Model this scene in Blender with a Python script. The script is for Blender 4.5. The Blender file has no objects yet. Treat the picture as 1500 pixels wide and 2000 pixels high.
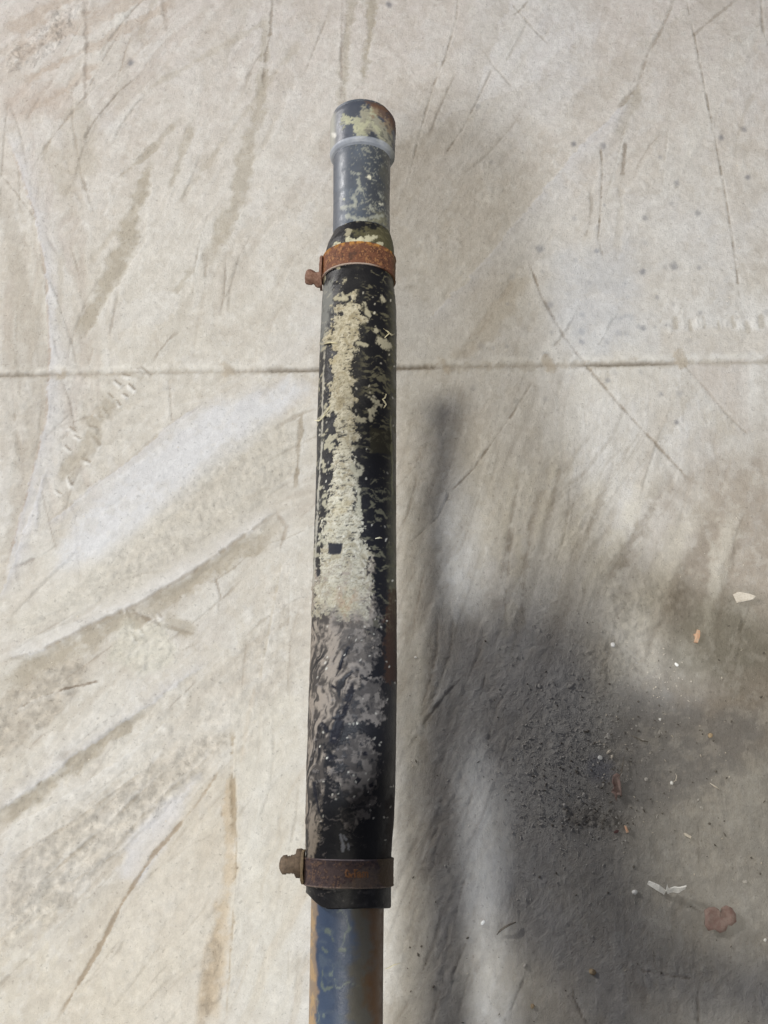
import bpy, bmesh, math, random
import numpy as np
from mathutils import Vector, Matrix
R = math.radians
random.seed(7)
C = bpy.context.scene.collection

# ------------------------------------------------------------------ camera, world, lamps
CAM_Z = 1.5
PITCH = 20.0
cd = bpy.data.cameras.new('camera'); cam = bpy.data.objects.new('camera', cd); C.objects.link(cam)
cam.location = (0, 0, CAM_Z); cam.rotation_euler = (R(PITCH), 0, 0)
cd.sensor_fit = 'VERTICAL'; cd.sensor_height = 24; cd.lens = 24; cd.clip_start = 0.02; cd.clip_end = 60
bpy.context.scene.camera = cam
w = bpy.data.worlds.new('World'); bpy.context.scene.world = w; w.use_nodes = True
bg = w.node_tree.nodes['Background']; bg.inputs[0].default_value = (0.84, 0.87, 1.0, 1); bg.inputs[1].default_value = 0.165
vs = bpy.context.scene.view_settings
vs.view_transform = 'Standard'; vs.look = 'None'; vs.exposure = -0.07; vs.gamma = 1.0

def lamp(name, loc, target, energy, col, size):
    l = bpy.data.lights.new(name, 'AREA'); l.energy = energy; l.color = col; l.shape = 'DISK'; l.size = size
    o = bpy.data.objects.new(name, l); C.objects.link(o); o.location = loc
    o.rotation_euler = (Vector(target) - Vector(loc)).to_track_quat('-Z', 'Y').to_euler(); return o
lamp('ceiling_lamp_warm', (-0.44, -0.07, 4.0), (0, .6, 0), 112, (1.0, .945, .82), .24)
lamp('ceiling_lamp_cool', (-0.33, -1.17, 4.1), (0, .6, 0), 160, (.87, .92, 1.0), .15)
lamp('added_grazing_lamp', (-2.9, 2.4, 1.2), (0, .6, 0), 78, (1.0, .97, .94), .25)  # unseen lamp, added low at the left to bring out the floor relief

# ------------------------------------------------------------------ mapping between photo pixels and the place
cp, sp_ = math.cos(R(PITCH)), math.sin(R(PITCH))
def ray(px, py):
    a, b = (px-750)/2000, (1000-py)/2000
    return Vector((a, b*cp+sp_, b*sp_-cp))
def at(px, py, z=0.0):
    d = ray(px, py); k = (z-CAM_Z)/d.z
    return Vector((0, 0, CAM_Z)) + d*k
def proj(X, Y, Z):
    Zc = Z-CAM_Z
    dep = Y*sp_ - Zc*cp; up = Y*cp + Zc*sp_
    dd = np.where(dep > .05, dep, 1e9)
    return 750+2000*X/dd, 1000-2000*up/dd, dep

# ------------------------------------------------------------------ numpy noise
_rng = np.random.RandomState(3)
_T = _rng.rand(256, 256).astype(np.float32)*2-1
def vn(x, y, seed=0):
    x = x + seed*17.31; y = y + seed*41.7
    xi = np.floor(x).astype(np.int64); yi = np.floor(y).astype(np.int64)
    fx = x-xi; fy = y-yi
    fx = fx*fx*fx*(fx*(fx*6-15)+10); fy = fy*fy*fy*(fy*(fy*6-15)+10)
    a = _T[xi & 255, yi & 255]; b = _T[(xi+1) & 255, yi & 255]
    c = _T[xi & 255, (yi+1) & 255]; d = _T[(xi+1) & 255, (yi+1) & 255]
    return (a*(1-fx)+b*fx)*(1-fy)+(c*(1-fx)+d*fx)*fy
def fbm(x, y, oct=4, seed=0, gain=.55):
    s = 0; a = 1; t = 0
    for i in range(oct):
        ca, sa = math.cos(i*1.1+.3), math.sin(i*1.1+.3)
        s = s + a*vn(x*ca-y*sa, x*sa+y*ca, seed+i*3.7); t += a; a *= gain; x = x*2.03; y = y*2.03
    return s/t*1.5
def aniso(x, y, ang, lx, ly, oct=3, seed=0):      # ang: direction of the streaks, lx long, ly short
    ca, sa = math.cos(ang), math.sin(ang)
    u = x*ca+y*sa; v = -x*sa+y*ca
    v = v + ly*2.2*vn(u/lx*1.3, v/ly*.22, seed+9) + ly*.5*vn(u/lx*5, v/ly*.8, seed+19)
    s = 0; a = 1; t = 0
    for i in range(oct):
        s = s + a*vn(u/lx+v*.15/ly, v/ly, seed+i*5.3); t += a; a *= .6; lx *= .5; ly *= .5
    return s/t*1.4
def sm(e0, e1, x):
    t = np.clip((x-e0)/(e1-e0), 0, 1); return t*t*(3-2*t)
def lin(c):
    c = np.array(c, dtype=np.float64)/255
    return np.where(c <= .04045, c/12.92, ((c+.055)/1.055)**2.4)
def alb(r, g, b, k=.77): return lin((r, g, b))*k

class Paint:
    """colour, height and crust layers painted at the vertices of a surface; PX, PY locate them"""
    def __init__(s, PX, PY, base, jit):
        s.PX, s.PY = PX, PY; n = PX.shape
        s.C = np.zeros(n+(3,)); s.C[:] = base
        s.H = np.zeros(n); s.K = np.zeros(n); s.j = jit      # jit: (noise_a, noise_b) used to make outlines ragged
    def mix(s, m, col, a=1):
        m = (m*a)[..., None]; s.C = s.C*(1-m)+np.asarray(col)*m
    def box(s, pts, pad):
        xs = [p[0] for p in pts]; ys = [p[1] for p in pts]
        return (s.PX > min(xs)-pad) & (s.PX < max(xs)+pad) & (s.PY > min(ys)-pad) & (s.PY < max(ys)+pad)
    def dist(s, pts, sel):
        x = s.PX[sel]; y = s.PY[sel]; jx, jy = s.j
        best = np.full(x.shape, 1e9); tt = np.zeros(x.shape); sg = np.zeros(x.shape); ww = np.zeros(x.shape)
        L = [0]
        for a, b in zip(pts, pts[1:]): L.append(L[-1]+math.hypot(b[0]-a[0], b[1]-a[1]))
        for i, (a, b) in enumerate(zip(pts, pts[1:])):
            dx, dy = b[0]-a[0], b[1]-a[1]; l2 = dx*dx+dy*dy+1e-9
            t = np.clip(((x-a[0])*dx+(y-a[1])*dy)/l2, 0, 1)
            ex, ey = x-a[0]-t*dx, y-a[1]-t*dy; d = np.hypot(ex, ey)
            u = d < best
            best = np.where(u, d, best); tt = np.where(u, (L[i]+t*math.sqrt(l2))/L[-1], tt)
            sg = np.where(u, np.sign(dx*(y-a[1])-dy*(x-a[0])), sg)
            wa = a[2] if len(a) > 2 else 1; wb = b[2] if len(b) > 2 else 1
            ww = np.where(u, wa+(wb-wa)*t, ww)
        return best, tt, sg, ww
    def stroke(s, pts, w, col=None, a=1, h=0, rag=.35, soft=.4, fade=.12, k=0):
        sel = s.box(pts, w*1.6+8)
        if not sel.any(): return
        d, t, sg, ww = s.dist(pts, sel)
        hw = w*.5*ww
        d = d + s.j[0][sel]*rag*np.minimum(hw, 14)*1.1 + s.j[1][sel]*rag*np.minimum(hw, 7)*.7
        m = 1-sm(hw*(1-soft), hw*(1+soft)+.6, d)
        if fade: m = m*sm(0, fade, t)*sm(0, fade, 1-t)
        full = np.zeros(s.PX.shape); full[sel] = m
        if col is not None: s.mix(full, col, a)
        s.H += h*full; s.K = np.maximum(s.K, k*full)
        return full
    def edge(s, pts, w, side, h=0, col=None, a=1, fade=.1, rag=1.0):
        """one-sided: sharp along the line, fading away over w on the given side (+1 = right hand of travel in the picture)"""
        sel = s.box(pts, w*3+8)
        if not sel.any(): return
        d, t, sg, ww = s.dist(pts, sel)
        sd = d*sg*side + rag*(s.j[0][sel]*3+s.j[1][sel]*2)
        m = sm(-1.2, 1.2, sd)*np.exp(-np.maximum(sd, 0)/(w*ww))
        m *= (d < w*3.2)
        if fade: m = m*sm(0, fade, t)*sm(0, fade, 1-t)
        full = np.zeros(s.PX.shape); full[sel] = m
        if col is not None: s.mix(full, col, a)
        s.H += h*full
    def poly(s, pts, soft=3, rag=4, rag2=2, col=None, a=1, h=0, k=0, pad=None):
        pad = pad or (soft+rag*2+rag2*2+4)
        sel = s.box(pts, pad); x = s.PX[sel]; y = s.PY[sel]
        full = np.zeros(s.PX.shape)
        if not sel.any(): return full
        ins = np.zeros(x.shape, bool); best = np.full(x.shape, 1e9)
        n = len(pts)
        for i in range(n):
            ax, ay = pts[i][:2]; bx, by = pts[(i+1) % n][:2]
            dx, dy = bx-ax, by-ay
            t = np.clip(((x-ax)*dx+(y-ay)*dy)/(dx*dx+dy*dy+1e-9), 0, 1)
            best = np.minimum(best, np.hypot(x-ax-t*dx, y-ay-t*dy))
            c = ((ay > y) != (by > y)) & (x < (bx-ax)*(y-ay)/((by-ay) if by != ay else 1e-9)+ax)
            ins ^= c
        sd = np.where(ins, best, -best)+s.j[0][sel]*rag+s.j[1][sel]*rag2
        full[sel] = sm(-soft, soft, sd)
        if col is not None: s.mix(full, col, a)
        s.H += h*full; s.K = np.maximum(s.K, k*full)
        return full

# ------------------------------------------------------------------ object helpers
def tag(o, label=None, cat=None, group=None, kind=None):
    if label: o['label'] = label
    if cat: o['category'] = cat
    if group: o['group'] = group
    if kind: o['kind'] = kind
    return o
def link(name, me, mat=None, parent=None):
    o = bpy.data.objects.new(name, me); C.objects.link(o)
    if mat: me.materials.append(mat)
    if parent: o.parent = parent
    return o
def grid_mesh(name, P, wrap=False, attrs=None, flip=False, capend=None):
    """P: (rows, cols, 3)"""
    nr, nc = P.shape[:2]
    idx = np.arange(nr*nc).reshape(nr, nc)
    if wrap: nx = np.roll(idx, -1, axis=1); a, b, c, d = idx[:-1], nx[:-1], nx[1:], idx[1:]
    else: a, b, c, d = idx[:-1, :-1], idx[:-1, 1:], idx[1:, 1:], idx[1:, :-1]
    F = np.stack([a, b, c, d] if not flip else [a, d, c, b], -1).reshape(-1, 4)
    me = bpy.data.meshes.new(name)
    me.vertices.add(nr*nc); me.vertices.foreach_set('co', P.reshape(-1).astype(np.float32))
    me.loops.add(F.size); me.loops.foreach_set('vertex_index', F.reshape(-1).astype(np.int32))
    me.polygons.add(len(F)); me.polygons.foreach_set('loop_start', (np.arange(len(F))*4).astype(np.int32))
    me.update(calc_edges=True); me.validate()
    me.polygons.foreach_set('use_smooth', np.ones(len(me.polygons), bool))
    if attrs:
        for k, v in attrs.items():
            if v.ndim == 3:
                at_ = me.color_attributes.new(k, 'FLOAT_COLOR', 'POINT')
                v4 = np.concatenate([v.reshape(-1, 3), np.ones((nr*nc, 1))], 1)
                at_.data.foreach_set('color', np.clip(v4, 0, 1).reshape(-1).astype(np.float32))
            else:
                at_ = me.attributes.new(k, 'FLOAT', 'POINT'); at_.data.foreach_set('value', v.reshape(-1).astype(np.float32))
    return me

# ------------------------------------------------------------------ materials
def newmat(name):
    m = bpy.data.materials.new(name); m.use_nodes = True
    nt = m.node_tree; b = nt.nodes['Principled BSDF']; return m, nt, b
def nnode(nt, t, **kw):
    n = nt.nodes.new(t)
    for k, v in kw.items():
        if k in n.inputs: n.inputs[k].default_value = v
        else: setattr(n, k, v)
    return n
def noise(nt, scale, detail=4, rough=.6, vec=None, sc=None):
    n = nnode(nt, 'ShaderNodeTexNoise'); n.inputs['Scale'].default_value = scale
    n.inputs['Detail'].default_value = detail; n.inputs['Roughness'].default_value = rough
    tc = nnode(nt, 'ShaderNodeTexCoord'); src = tc.outputs['Object']
    if sc:
        mp = nnode(nt, 'ShaderNodeMapping'); mp.inputs['Scale'].default_value = sc
        nt.links.new(src, mp.inputs[0]); src = mp.outputs[0]
    nt.links.new(src, n.inputs['Vector']); return n.outputs['Fac']
def ramp(nt, src, p0, v0, p1, v1):
    r = nnode(nt, 'ShaderNodeMapRange'); r.inputs[1].default_value = p0; r.inputs[2].default_value = p1
    r.inputs[3].default_value = v0; r.inputs[4].default_value = v1
    nt.links.new(src, r.inputs[0]); return r.outputs[0]
def mul(nt, a, b):
    n = nnode(nt, 'ShaderNodeMath', operation='MULTIPLY'); nt.links.new(a, n.inputs[0])
    if isinstance(b, (int, float)): n.inputs[1].default_value = b
    else: nt.links.new(b, n.inputs[1])
    return n.outputs[0]
def add(nt, a, b):
    n = nnode(nt, 'ShaderNodeMath', operation='ADD'); nt.links.new(a, n.inputs[0]); nt.links.new(b, n.inputs[1]); return n.outputs[0]
def scalecol(nt, col, f):
    n = nnode(nt, 'ShaderNodeVectorMath', operation='SCALE'); nt.links.new(col, n.inputs[0]); nt.links.new(f, n.inputs[3]); return n.outputs[0]
def bump(nt, b, h, strength, dist):
    n = nnode(nt, 'ShaderNodeBump'); n.inputs['Strength'].default_value = strength; n.inputs['Distance'].default_value = dist
    nt.links.new(h, n.inputs['Height']); nt.links.new(n.outputs[0], b.inputs['Normal'])
def mixc(nt, f, a, bcol):
    n = nnode(nt, 'ShaderNodeMix', data_type='RGBA'); nt.links.new(f, n.inputs[0])
    for src, i in ((a, 6), (bcol, 7)):
        if hasattr(src, 'is_linked') or hasattr(src, 'links'): nt.links.new(src, n.inputs[i])
        else: n.inputs[i].default_value = tuple(src)+(1,)
    return n.outputs[2]

def floor_material():
    m, nt, b = newmat('dusty_concrete')
    a = nnode(nt, 'ShaderNodeAttribute', attribute_name='Col')
    rg = nnode(nt, 'ShaderNodeAttribute', attribute_name='rough')
    f1 = ramp(nt, noise(nt, 420, 3, .75), .25, .93, .75, 1.06)
    f2 = ramp(nt, noise(nt, 34, 5, .65), .3, .965, .7, 1.035)
    f3 = ramp(nt, noise(nt, 150, 3, .6, sc=(5, .25, 1)), .3, .985, .7, 1.015)
    pit = ramp(nt, noise(nt, 160, 2, .5), .655, 1.0, .70, .80)
    f = mul(nt, mul(nt, f1, f2), pit)
    nt.links.new(scalecol(nt, a.outputs['Color'], f), b.inputs['Base Color'])
    b.inputs['Roughness'].default_value = .92; b.inputs['Specular IOR Level'].default_value = .25
    h = add(nt, add(nt, noise(nt, 430, 4, .75), mul(nt, noise(nt, 110, 4, .7), .8)), mul(nt, noise(nt, 150, 3, .6, sc=(3, .4, 1)), .25))
    h = add(nt, h, mul(nt, mul(nt, noise(nt, 190, 4, .75), rg.outputs['Fac']), 2.6))
    bump(nt, b, h, .8, .002)
    return m
def surf_material(name, rough, crust_rough=.9, spec=.5, grain=900, grain_amt=.08, bmp=.3, sc=None):
    m, nt, b = newmat(name)
    a = nnode(nt, 'ShaderNodeAttribute', attribute_name='Col')
    k = nnode(nt, 'ShaderNodeAttribute', attribute_name='rough')
    n1 = noise(nt, grain, 4, .7, sc=sc)
    f = ramp(nt, n1, .25, 1-grain_amt, .75, 1+grain_amt)
    nt.links.new(scalecol(nt, a.outputs['Color'], f), b.inputs['Base Color'])
    rr = nnode(nt, 'ShaderNodeMapRange'); nt.links.new(k.outputs['Fac'], rr.inputs[0])
    rr.inputs[3].default_value = rough; rr.inputs[4].default_value = crust_rough
    rv = add(nt, rr.outputs[0], ramp(nt, noise(nt, 120, 4, .7), .3, -.08, .7, .10))
    nt.links.new(rv, b.inputs['Roughness']); b.inputs['Specular IOR Level'].default_value = spec
    bump(nt, b, n1, bmp, .0006)
    return m
def simple_material(name, col, col2, rough=.8, scale=300, metallic=0, bmp=.4, dist=.0006, lo=.35, hi=.65):
    m, nt, b = newmat(name)
    n1 = noise(nt, scale, 5, .7)
    f = ramp(nt, n1, lo, 0, hi, 1)
    nt.links.new(mixc(nt, f, col, col2), b.inputs['Base Color'])
    b.inputs['Roughness'].default_value = rough; b.inputs['Metallic'].default_value = metallic
    bump(nt, b, n1, bmp, dist)
    return m

# ------------------------------------------------------------------ the floor: two slabs meeting at a joint
def axis_steps(lo, hi, step, far, g=1.12):
    core = list(np.arange(lo, hi+step*.5, step)); up = []; st = step; v = core[-1]
    while v < far: st *= g; v += st; up.append(v)
    dn = []; st = step; v = core[0]
    while v > -far: st *= g; v -= st; dn.append(v)
    return np.array(dn[::-1]+core+up)
jl, jr = at(0, 734), at(1500, 706)
jang = math.atan2(jr.y-jl.y, jr.x-jl.x); jc = (jl+jr)/2
SX = axis_steps(-.80, .80, .0023, 7)
SY = axis_steps(-1.10, .96, .0023, 7)
SY = SY - SY[np.argmin(np.abs(SY))]            # one row exactly on the joint
U, V = np.meshgrid(SX, SY)
X = jc.x+U*math.cos(jang)-V*math.sin(jang); Y = jc.y+U*math.sin(jang)+V*math.cos(jang)
PX, PY, DEP = proj(X, Y, np.zeros_like(X))
PX = np.where(DEP > .05, PX, -9999); PY = np.where(DEP > .05, PY, 9999)
near = (np.abs(U) < .9) & (V > -1.2) & (V < 1.1)
j0 = np.where(near, fbm(X*38, Y*38, 3, 1), 0); j1 = np.where(near, fbm(X*120, Y*120, 4, 2, .75)*1.3, 0)
F = Paint(PX, PY, alb(201, 195, 184), (j0, j1))
# broad tints: pinkish at the top, yellower towards the bottom left, cooler patches of swept dust
low = fbm(X*3.1, Y*3.1, 4, 5); mid = fbm(X*11, Y*11, 4, 6); fine = fbm(X*45, Y*45, 4, 7)
F.mix(sm(700, -50, PY)*.6, alb(205, 196, 192))
F.mix(sm(1200, 2000, PY)*sm(800, 300, PX)*.7, alb(212, 204, 188))
F.mix(sm(.05, .7, low)*.35, alb(210, 210, 212))
F.mix(sm(.05, .6, -mid)*.22, alb(188, 178, 166))
F.mix(sm(.1, .6, fine)*.12, alb(224, 221, 214))
F.mix(sm(.1, .6, -fine)*.14, alb(176, 168, 156))
F.H += .15*low+.12*mid+.08*fine
# streaks left by sweeping, a direction for every area
def streaks(ang_deg, lx, ly, mask, seed, a=.3, h=.22, dark=(178, 169, 157), light=(216, 213, 208)):
    n = aniso(X, Y, R(ang_deg), lx, ly, 3, seed)
    F.mix(sm(.05, .75, -n)*mask, alb(*dark), a); F.mix(sm(.05, .75, n)*mask, alb(*light), a*.8)
    F.H += n*h*1.5*mask; F.K = np.maximum(F.K, .22*mask*sm(-.2, .5, n))
for sc_, lo_, c_, a_, sd_, hh in ((22, .22, (184, 175, 162), .30, 61, -.25), (40, .25, (222, 219, 212), .32, 62, .3), (70, .3, (172, 162, 148), .32, 63, -.3), (12, .28, (212, 211, 210), .3, 64, .3), (110, .34, (226, 224, 218), .35, 65, .25)):
    fl = fbm(X*sc_, Y*sc_*.7, 5, sd_, .66); mk = sm(lo_, lo_+.05, fl)*near; F.mix(mk, alb(*c_), a_*.62); F.H += hh*.8*mk
def blob(cx, cy, rx, ry, ang=0, soft=.5):
    ca, sa = math.cos(R(ang)), math.sin(R(ang)); dx, dy = PX-cx, PY-cy
    d = np.hypot((dx*ca+dy*sa)/rx, (-dx*sa+dy*ca)/ry)+.18*j0
    return 1-sm(1-soft, 1+soft, d)
streaks(35, .20, .012, blob(330, 1010, 420, 200, -35), 11, .40, .30)
streaks(48, .22, .011, blob(250, 1560, 420, 230, -45), 12, .45, .34)
streaks(70, .25, .014, blob(520, 1750, 120, 320), 13, .40, .3, (184, 166, 142))
streaks(100, .25, .012, blob(90, 650, 130, 420, -4), 14, .45, .3, (184, 172, 162))
streaks(68, .30, .016, blob(430, 330, 330, 330), 15, .28, .2)
streaks(55, .30, .014, blob(130, 90, 260, 140), 16, .4, .3, (180, 168, 156))
streaks(60, .35, .014, blob(1050, 330, 330, 300), 17, .22, .16)
streaks(72, .30, .010, blob(1010, 1150, 330, 420, 0, .35), 18, .40, .16, (160, 154, 144), (206, 202, 192))
streaks(55, .22, .010, blob(1230, 1000, 180, 200), 19, .40, .3, (156, 148, 136), (206, 200, 188))
streaks(66, .30, .009, blob(880, 1650, 160, 400), 20, .4, .12, (140, 136, 130), (205, 202, 196))
streaks(90, .12, .003, blob(1250, 840, 260, 130), 21, .22, .06, (186, 184, 180), (222, 222, 222))
streaks(88, .10, .003, blob(1200, 1780, 380, 260), 22, .2, .05, (170, 168, 166), (205, 204, 206))
tan = alb(171, 162, 146); tan2 = alb(181, 172, 157); pale = alb(225, 222, 216); blu = alb(208, 208, 213); groove = alb(138, 126, 110)
def band(pts, w, col=tan, a=.7, h=-.5, **k):
    k.setdefault('rag', .75); k.setdefault('soft', .45); F.stroke(pts, w, col, min(1, a*1.12), h*1.6, **k)
def ridge(pts, w=10, side=1, h=1.5, col=pale, a=.55, line=groove, lw=2.6, la=.6):
    F.edge(pts, w, side, h*2.3, col, a, rag=1.2)  # pale dust edge and dark line also carry the relief's light and shade
    if line is not None: F.stroke([(p[0], p[1]) for p in pts], lw, line, la, -.5, rag=.9, soft=.5)
# many faint sweep scratches and dust ridges, relief light and shade partly in their colour, following each area's direction
def scratches(n_, x0, x1, y0, y1, ang, spread, seed, lmin=60, lmax=260):
    rnd = random.Random(seed)
    for _ in range(n_):
        x = rnd.uniform(x0, x1); y = rnd.uniform(y0, y1); a_ = R(-(ang+rnd.gauss(0, spread))); L_ = rnd.uniform(lmin, lmax); b_ = rnd.uniform(-.14, .14)
        pts = [(x+math.cos(a_+b_*t*3)*L_*t, y+math.sin(a_+b_*t*3)*L_*t) for t in (-.5, -.17, .17, .5)]
        k = rnd.random()
        if k < .45: F.edge(pts, rnd.uniform(4, 16), rnd.choice((-1, 1)), rnd.uniform(.4, 1.3), alb(214, 212, 206) if rnd.random() < .6 else alb(182, 172, 159), rnd.uniform(.3, .6), .3, 1.4); F.stroke(pts, rnd.uniform(1.8, 3.0), alb(142, 132, 118), rnd.uniform(.25, .6), -.6, rag=1.2, soft=.6, fade=.3)
        elif k < .8: F.stroke(pts, rnd.uniform(3, 14), alb(178, 168, 154), rnd.uniform(.2, .5), -.5, rag=1.0, soft=.7, fade=.35)
        else: F.stroke(pts, rnd.uniform(2.2, 4), alb(150, 140, 126), rnd.uniform(.3, .6), -.8, rag=1.2, soft=.6, fade=.25)
scratches(34, 60, 620, 760, 1300, 35, 8, 1); scratches(36, 0, 460, 1330, 1950, 46, 7, 2); scratches(16, 470, 590, 1150, 2000, 84, 5, 3, 80, 300)
scratches(24, 0, 160, 280, 1100, 96, 10, 4, 100, 350); scratches(18, 150, 640, 0, 720, 68, 9, 5); scratches(12, 0, 300, -20, 250, 52, 8, 6)
scratches(14, 780, 1480, -20, 700, 64, 12, 7); scratches(20, 790, 1480, 760, 1350, 70, 8, 8, 80, 320); scratches(16, 780, 1080, 1300, 2000, 68, 7, 9, 100, 350); scratches(8, 1100, 1500, 1600, 2000, 80, 40, 10, 40, 120)
def sweeps(n_, x0, x1, y0, y1, ang, spread, seed, wmin=25, wmax=70, a=.5):
    rnd = random.Random(seed)
    for _ in range(n_):
        x = rnd.uniform(x0, x1); y = rnd.uniform(y0, y1); a_ = R(-(ang+rnd.gauss(0, spread))); L_ = rnd.uniform(260, 620); b_ = rnd.uniform(-.28, .28)
        pts = []; px_, py_ = x-math.cos(a_)*L_/2, y-math.sin(a_)*L_/2
        for i in range(7):
            pts.append((px_, py_)); aa = a_+b_*(i-3)/3; px_ += math.cos(aa)*L_/6; py_ += math.sin(aa)*L_/6
        lt = rnd.random() < .5
        F.edge(pts, rnd.uniform(wmin, wmax), rnd.choice((-1, 1)), rnd.uniform(.3, .7), alb(214, 210, 202) if lt else alb(176, 167, 153), a*rnd.uniform(.5, 1), .3, 2.2)
sweeps(14, 100, 600, 780, 1300, 36, 8, 101); sweeps(14, 40, 420, 1350, 1900, 46, 9, 102); sweeps(6, 0, 120, 250, 1000, 95, 8, 103); sweeps(12, 150, 620, 0, 650, 66, 10, 104, a=.4)
sweeps(10, 850, 1450, 0, 650, 62, 16, 105, a=.35); sweeps(10, 850, 1450, 780, 1250, 66, 8, 106, a=.4)
BASE_C = F.C.copy(); BASE_H = F.H.copy()
# --- upper left
band([(0, 330, .6), (40, 560, 1), (85, 720, .8), (60, 900, 1), (10, 1120, .6)], 46, alb(180, 172, 160), .6, -.4)
ridge([(0, 235), (38, 330), (72, 430), (92, 560), (97, 690), (90, 820), (55, 960), (0, 1150)], 22, -1, 1.2, blu, .6, alb(170, 156, 144), 4, .55)
band([(0, 210), (60, 195), (150, 200)], 60, alb(186, 172, 160), .5)
for x0, y0, x1, y1, w_ in ((0, 120, 330, -40, 26), (20, 170, 360, -10, 14), (60, 215, 200, 120, 18), (0, 60, 160, -20, 26)):
    band([(x0, y0), ((x0+x1)/2, (y0+y1)/2+6), (x1, y1)], w_, alb(184, 170, 156), .6, -.5)
F.poly([(10, 110), (110, 30), (160, 10), (110, 90), (60, 125), (15, 140)], 4, 8, 4, None, 1, .4, .9)
ridge([(165, -20), (168, 80), (165, 200), (120, 235)], 14, 1, .6, pale, .35, alb(170, 158, 146), 7, .5)
ridge([(315, -10), (325, 60), (330, 70)], 8, 1, .5, pale, .3, alb(170, 158, 146), 8, .5)
band([(160, 190, .4), (155, 260, 1), (160, 355, .6)], 70, tan2, .45); band([(75, 280), (120, 350), (150, 360)], 40, tan2, .4)
band([(300, 300, .3), (275, 380, .7), (250, 470, 1), (205, 570, .9), (150, 670, .5)], 34, tan, .75, -.5)
ridge([(298, 330), (285, 470), (230, 560), (160, 670)], 10, -1, .6, pale, .4, None)
band([(520, 10, .4), (517, 130, .5), (500, 240, .8), (455, 410, 1), (410, 500, .8), (395, 530, .4)], 30, tan, .6)
ridge([(532, -10), (528, 60), (517, 120), (512, 170)], 6, 1, .6, pale, .35, groove, 4, .55)
band([(375, 240), (360, 290), (330, 370)], 12, tan, .55); band([(350, 230), (290, 300), (225, 350)], 9, tan, .6)
band([(400, 490), (402, 545)], 8, groove, .4); band([(380, 520), (340, 575)], 10, tan, .5)
band([(690, -20, .8), (675, 90, .6), (665, 230, .8)], 20, tan, .55); band([(728, -20), (722, 80), (705, 170)], 14, tan, .75)
ridge([(668, -20), (666, 210)], 6, 1, .5, pale, .3, alb(172, 160, 150), 3, .5)
for x0, y0, x1, y1 in ((540, 30, 260, 190), (600, 60, 330, 420), (250, 420, 170, 520), (120, 490, 115, 660)):
    band([(x0, y0), (x1, y1)], 10, tan2, .4, -.3, rag=.8)
# --- upper right
def crack(pts, w=3.0, a=.75, hh=-1.2): F.stroke(pts, w, alb(140, 128, 112), a, hh, rag=.7, soft=.5, fade=.05); F.edge(pts, 5, 1, .35, pale, .35)
crack([(895, -10), (890, 40), (870, 110), (845, 170)], 2.6, .5); crack([(845, 170), (820, 260), (790, 380)], 2.4, .35)
crack([(1000, 8), (1040, 55), (1073, 88)], 3, .5); crack([(945, 100), (965, 130), (1000, 170)], 2.6, .4)
crack([(962, 132), (930, 200), (905, 250), (870, 300)], 2.4, .4)
crack([(1320, -10), (1290, 60), (1262, 110), (1245, 165), (1205, 215)], 6, .5, -.6)
band([(1248, 160, .3), (1238, 210, 1), (1205, 270, .5)], 24, tan, .5); band([(1222, 275), (1215, 345)], 6, groove, .7); band([(1215, 360), (1205, 520)], 10, tan2, .3)
ridge([(1240, 180), (1120, 300), (1020, 420), (930, 530), (820, 640)], 26, -1, .5, blu, .45, None)
crack([(1172, 285), (1176, 330), (1173, 400), (1168, 465), (1178, 505)], 3.2, .8)
crack([(1338, -10), (1358, 80), (1378, 180), (1400, 290), (1416, 380), (1432, 480), (1446, 590)], 2.8, .7)
crack([(1485, -10), (1490, 60), (1502, 90)], 4, .5)
crack([(1030, 505), (1058, 580), (1100, 655), (1150, 720), (1205, 785), (1260, 845), (1330, 920), (1345, 940)], 4.2, .8)
crack([(1020, 520), (1032, 545)], 3, .4); crack([(1000, 545), (960, 610), (900, 700)], 14, .3, -.4)
crack([(1332, 708), (1375, 755), (1420, 810), (1462, 850)], 3.4, .75)
crack([(1040, 745), (1000, 810), (960, 865), (925, 915), (880, 960)], 2.8, .55); crack([(880, 960), (855, 1010), (800, 1060)], 2.5, .35)
F.poly([(1345, 715), (1462, 700), (1462, 845), (1390, 780)], 5, 4, 2, alb(190, 180, 170), .55)
band([(1460, 560), (1462, 850)], 30, pale, .3)
F.poly([(1000, 540), (1040, 545), (980, 640), (930, 700), (880, 700)], 8, 8, 3, alb(186, 176, 160), .5)
for i in range(60):                                                     # small dark specks
    x = random.gauss(1180, 130); y = random.gauss(560, 140); r = random.uniform(2, 5)
    F.stroke([(x, y), (x+.5, y+1)], r*2.2, alb(140, 140, 142), random.uniform(.25, .7), -.2, fade=0, soft=.8)
for x, y in ((1408, 268), (1453, 252), (1459, 345), (1255, 530), (1256, 640), (1178, 285), (1185, 668), (1135, 668), (1120, 280), (1165, 490), (760, 8), (255, 122), (1320, 825)):
    F.stroke([(x, y), (x+1, y+1)], 9, alb(120, 120, 124), .75, -.3, fade=0, soft=.7)
F.poly([(1100, 500), (1230, 480), (1260, 680), (1130, 700), (1060, 620)], 45, 12, 5, alb(188, 190, 194), .45)
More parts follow.
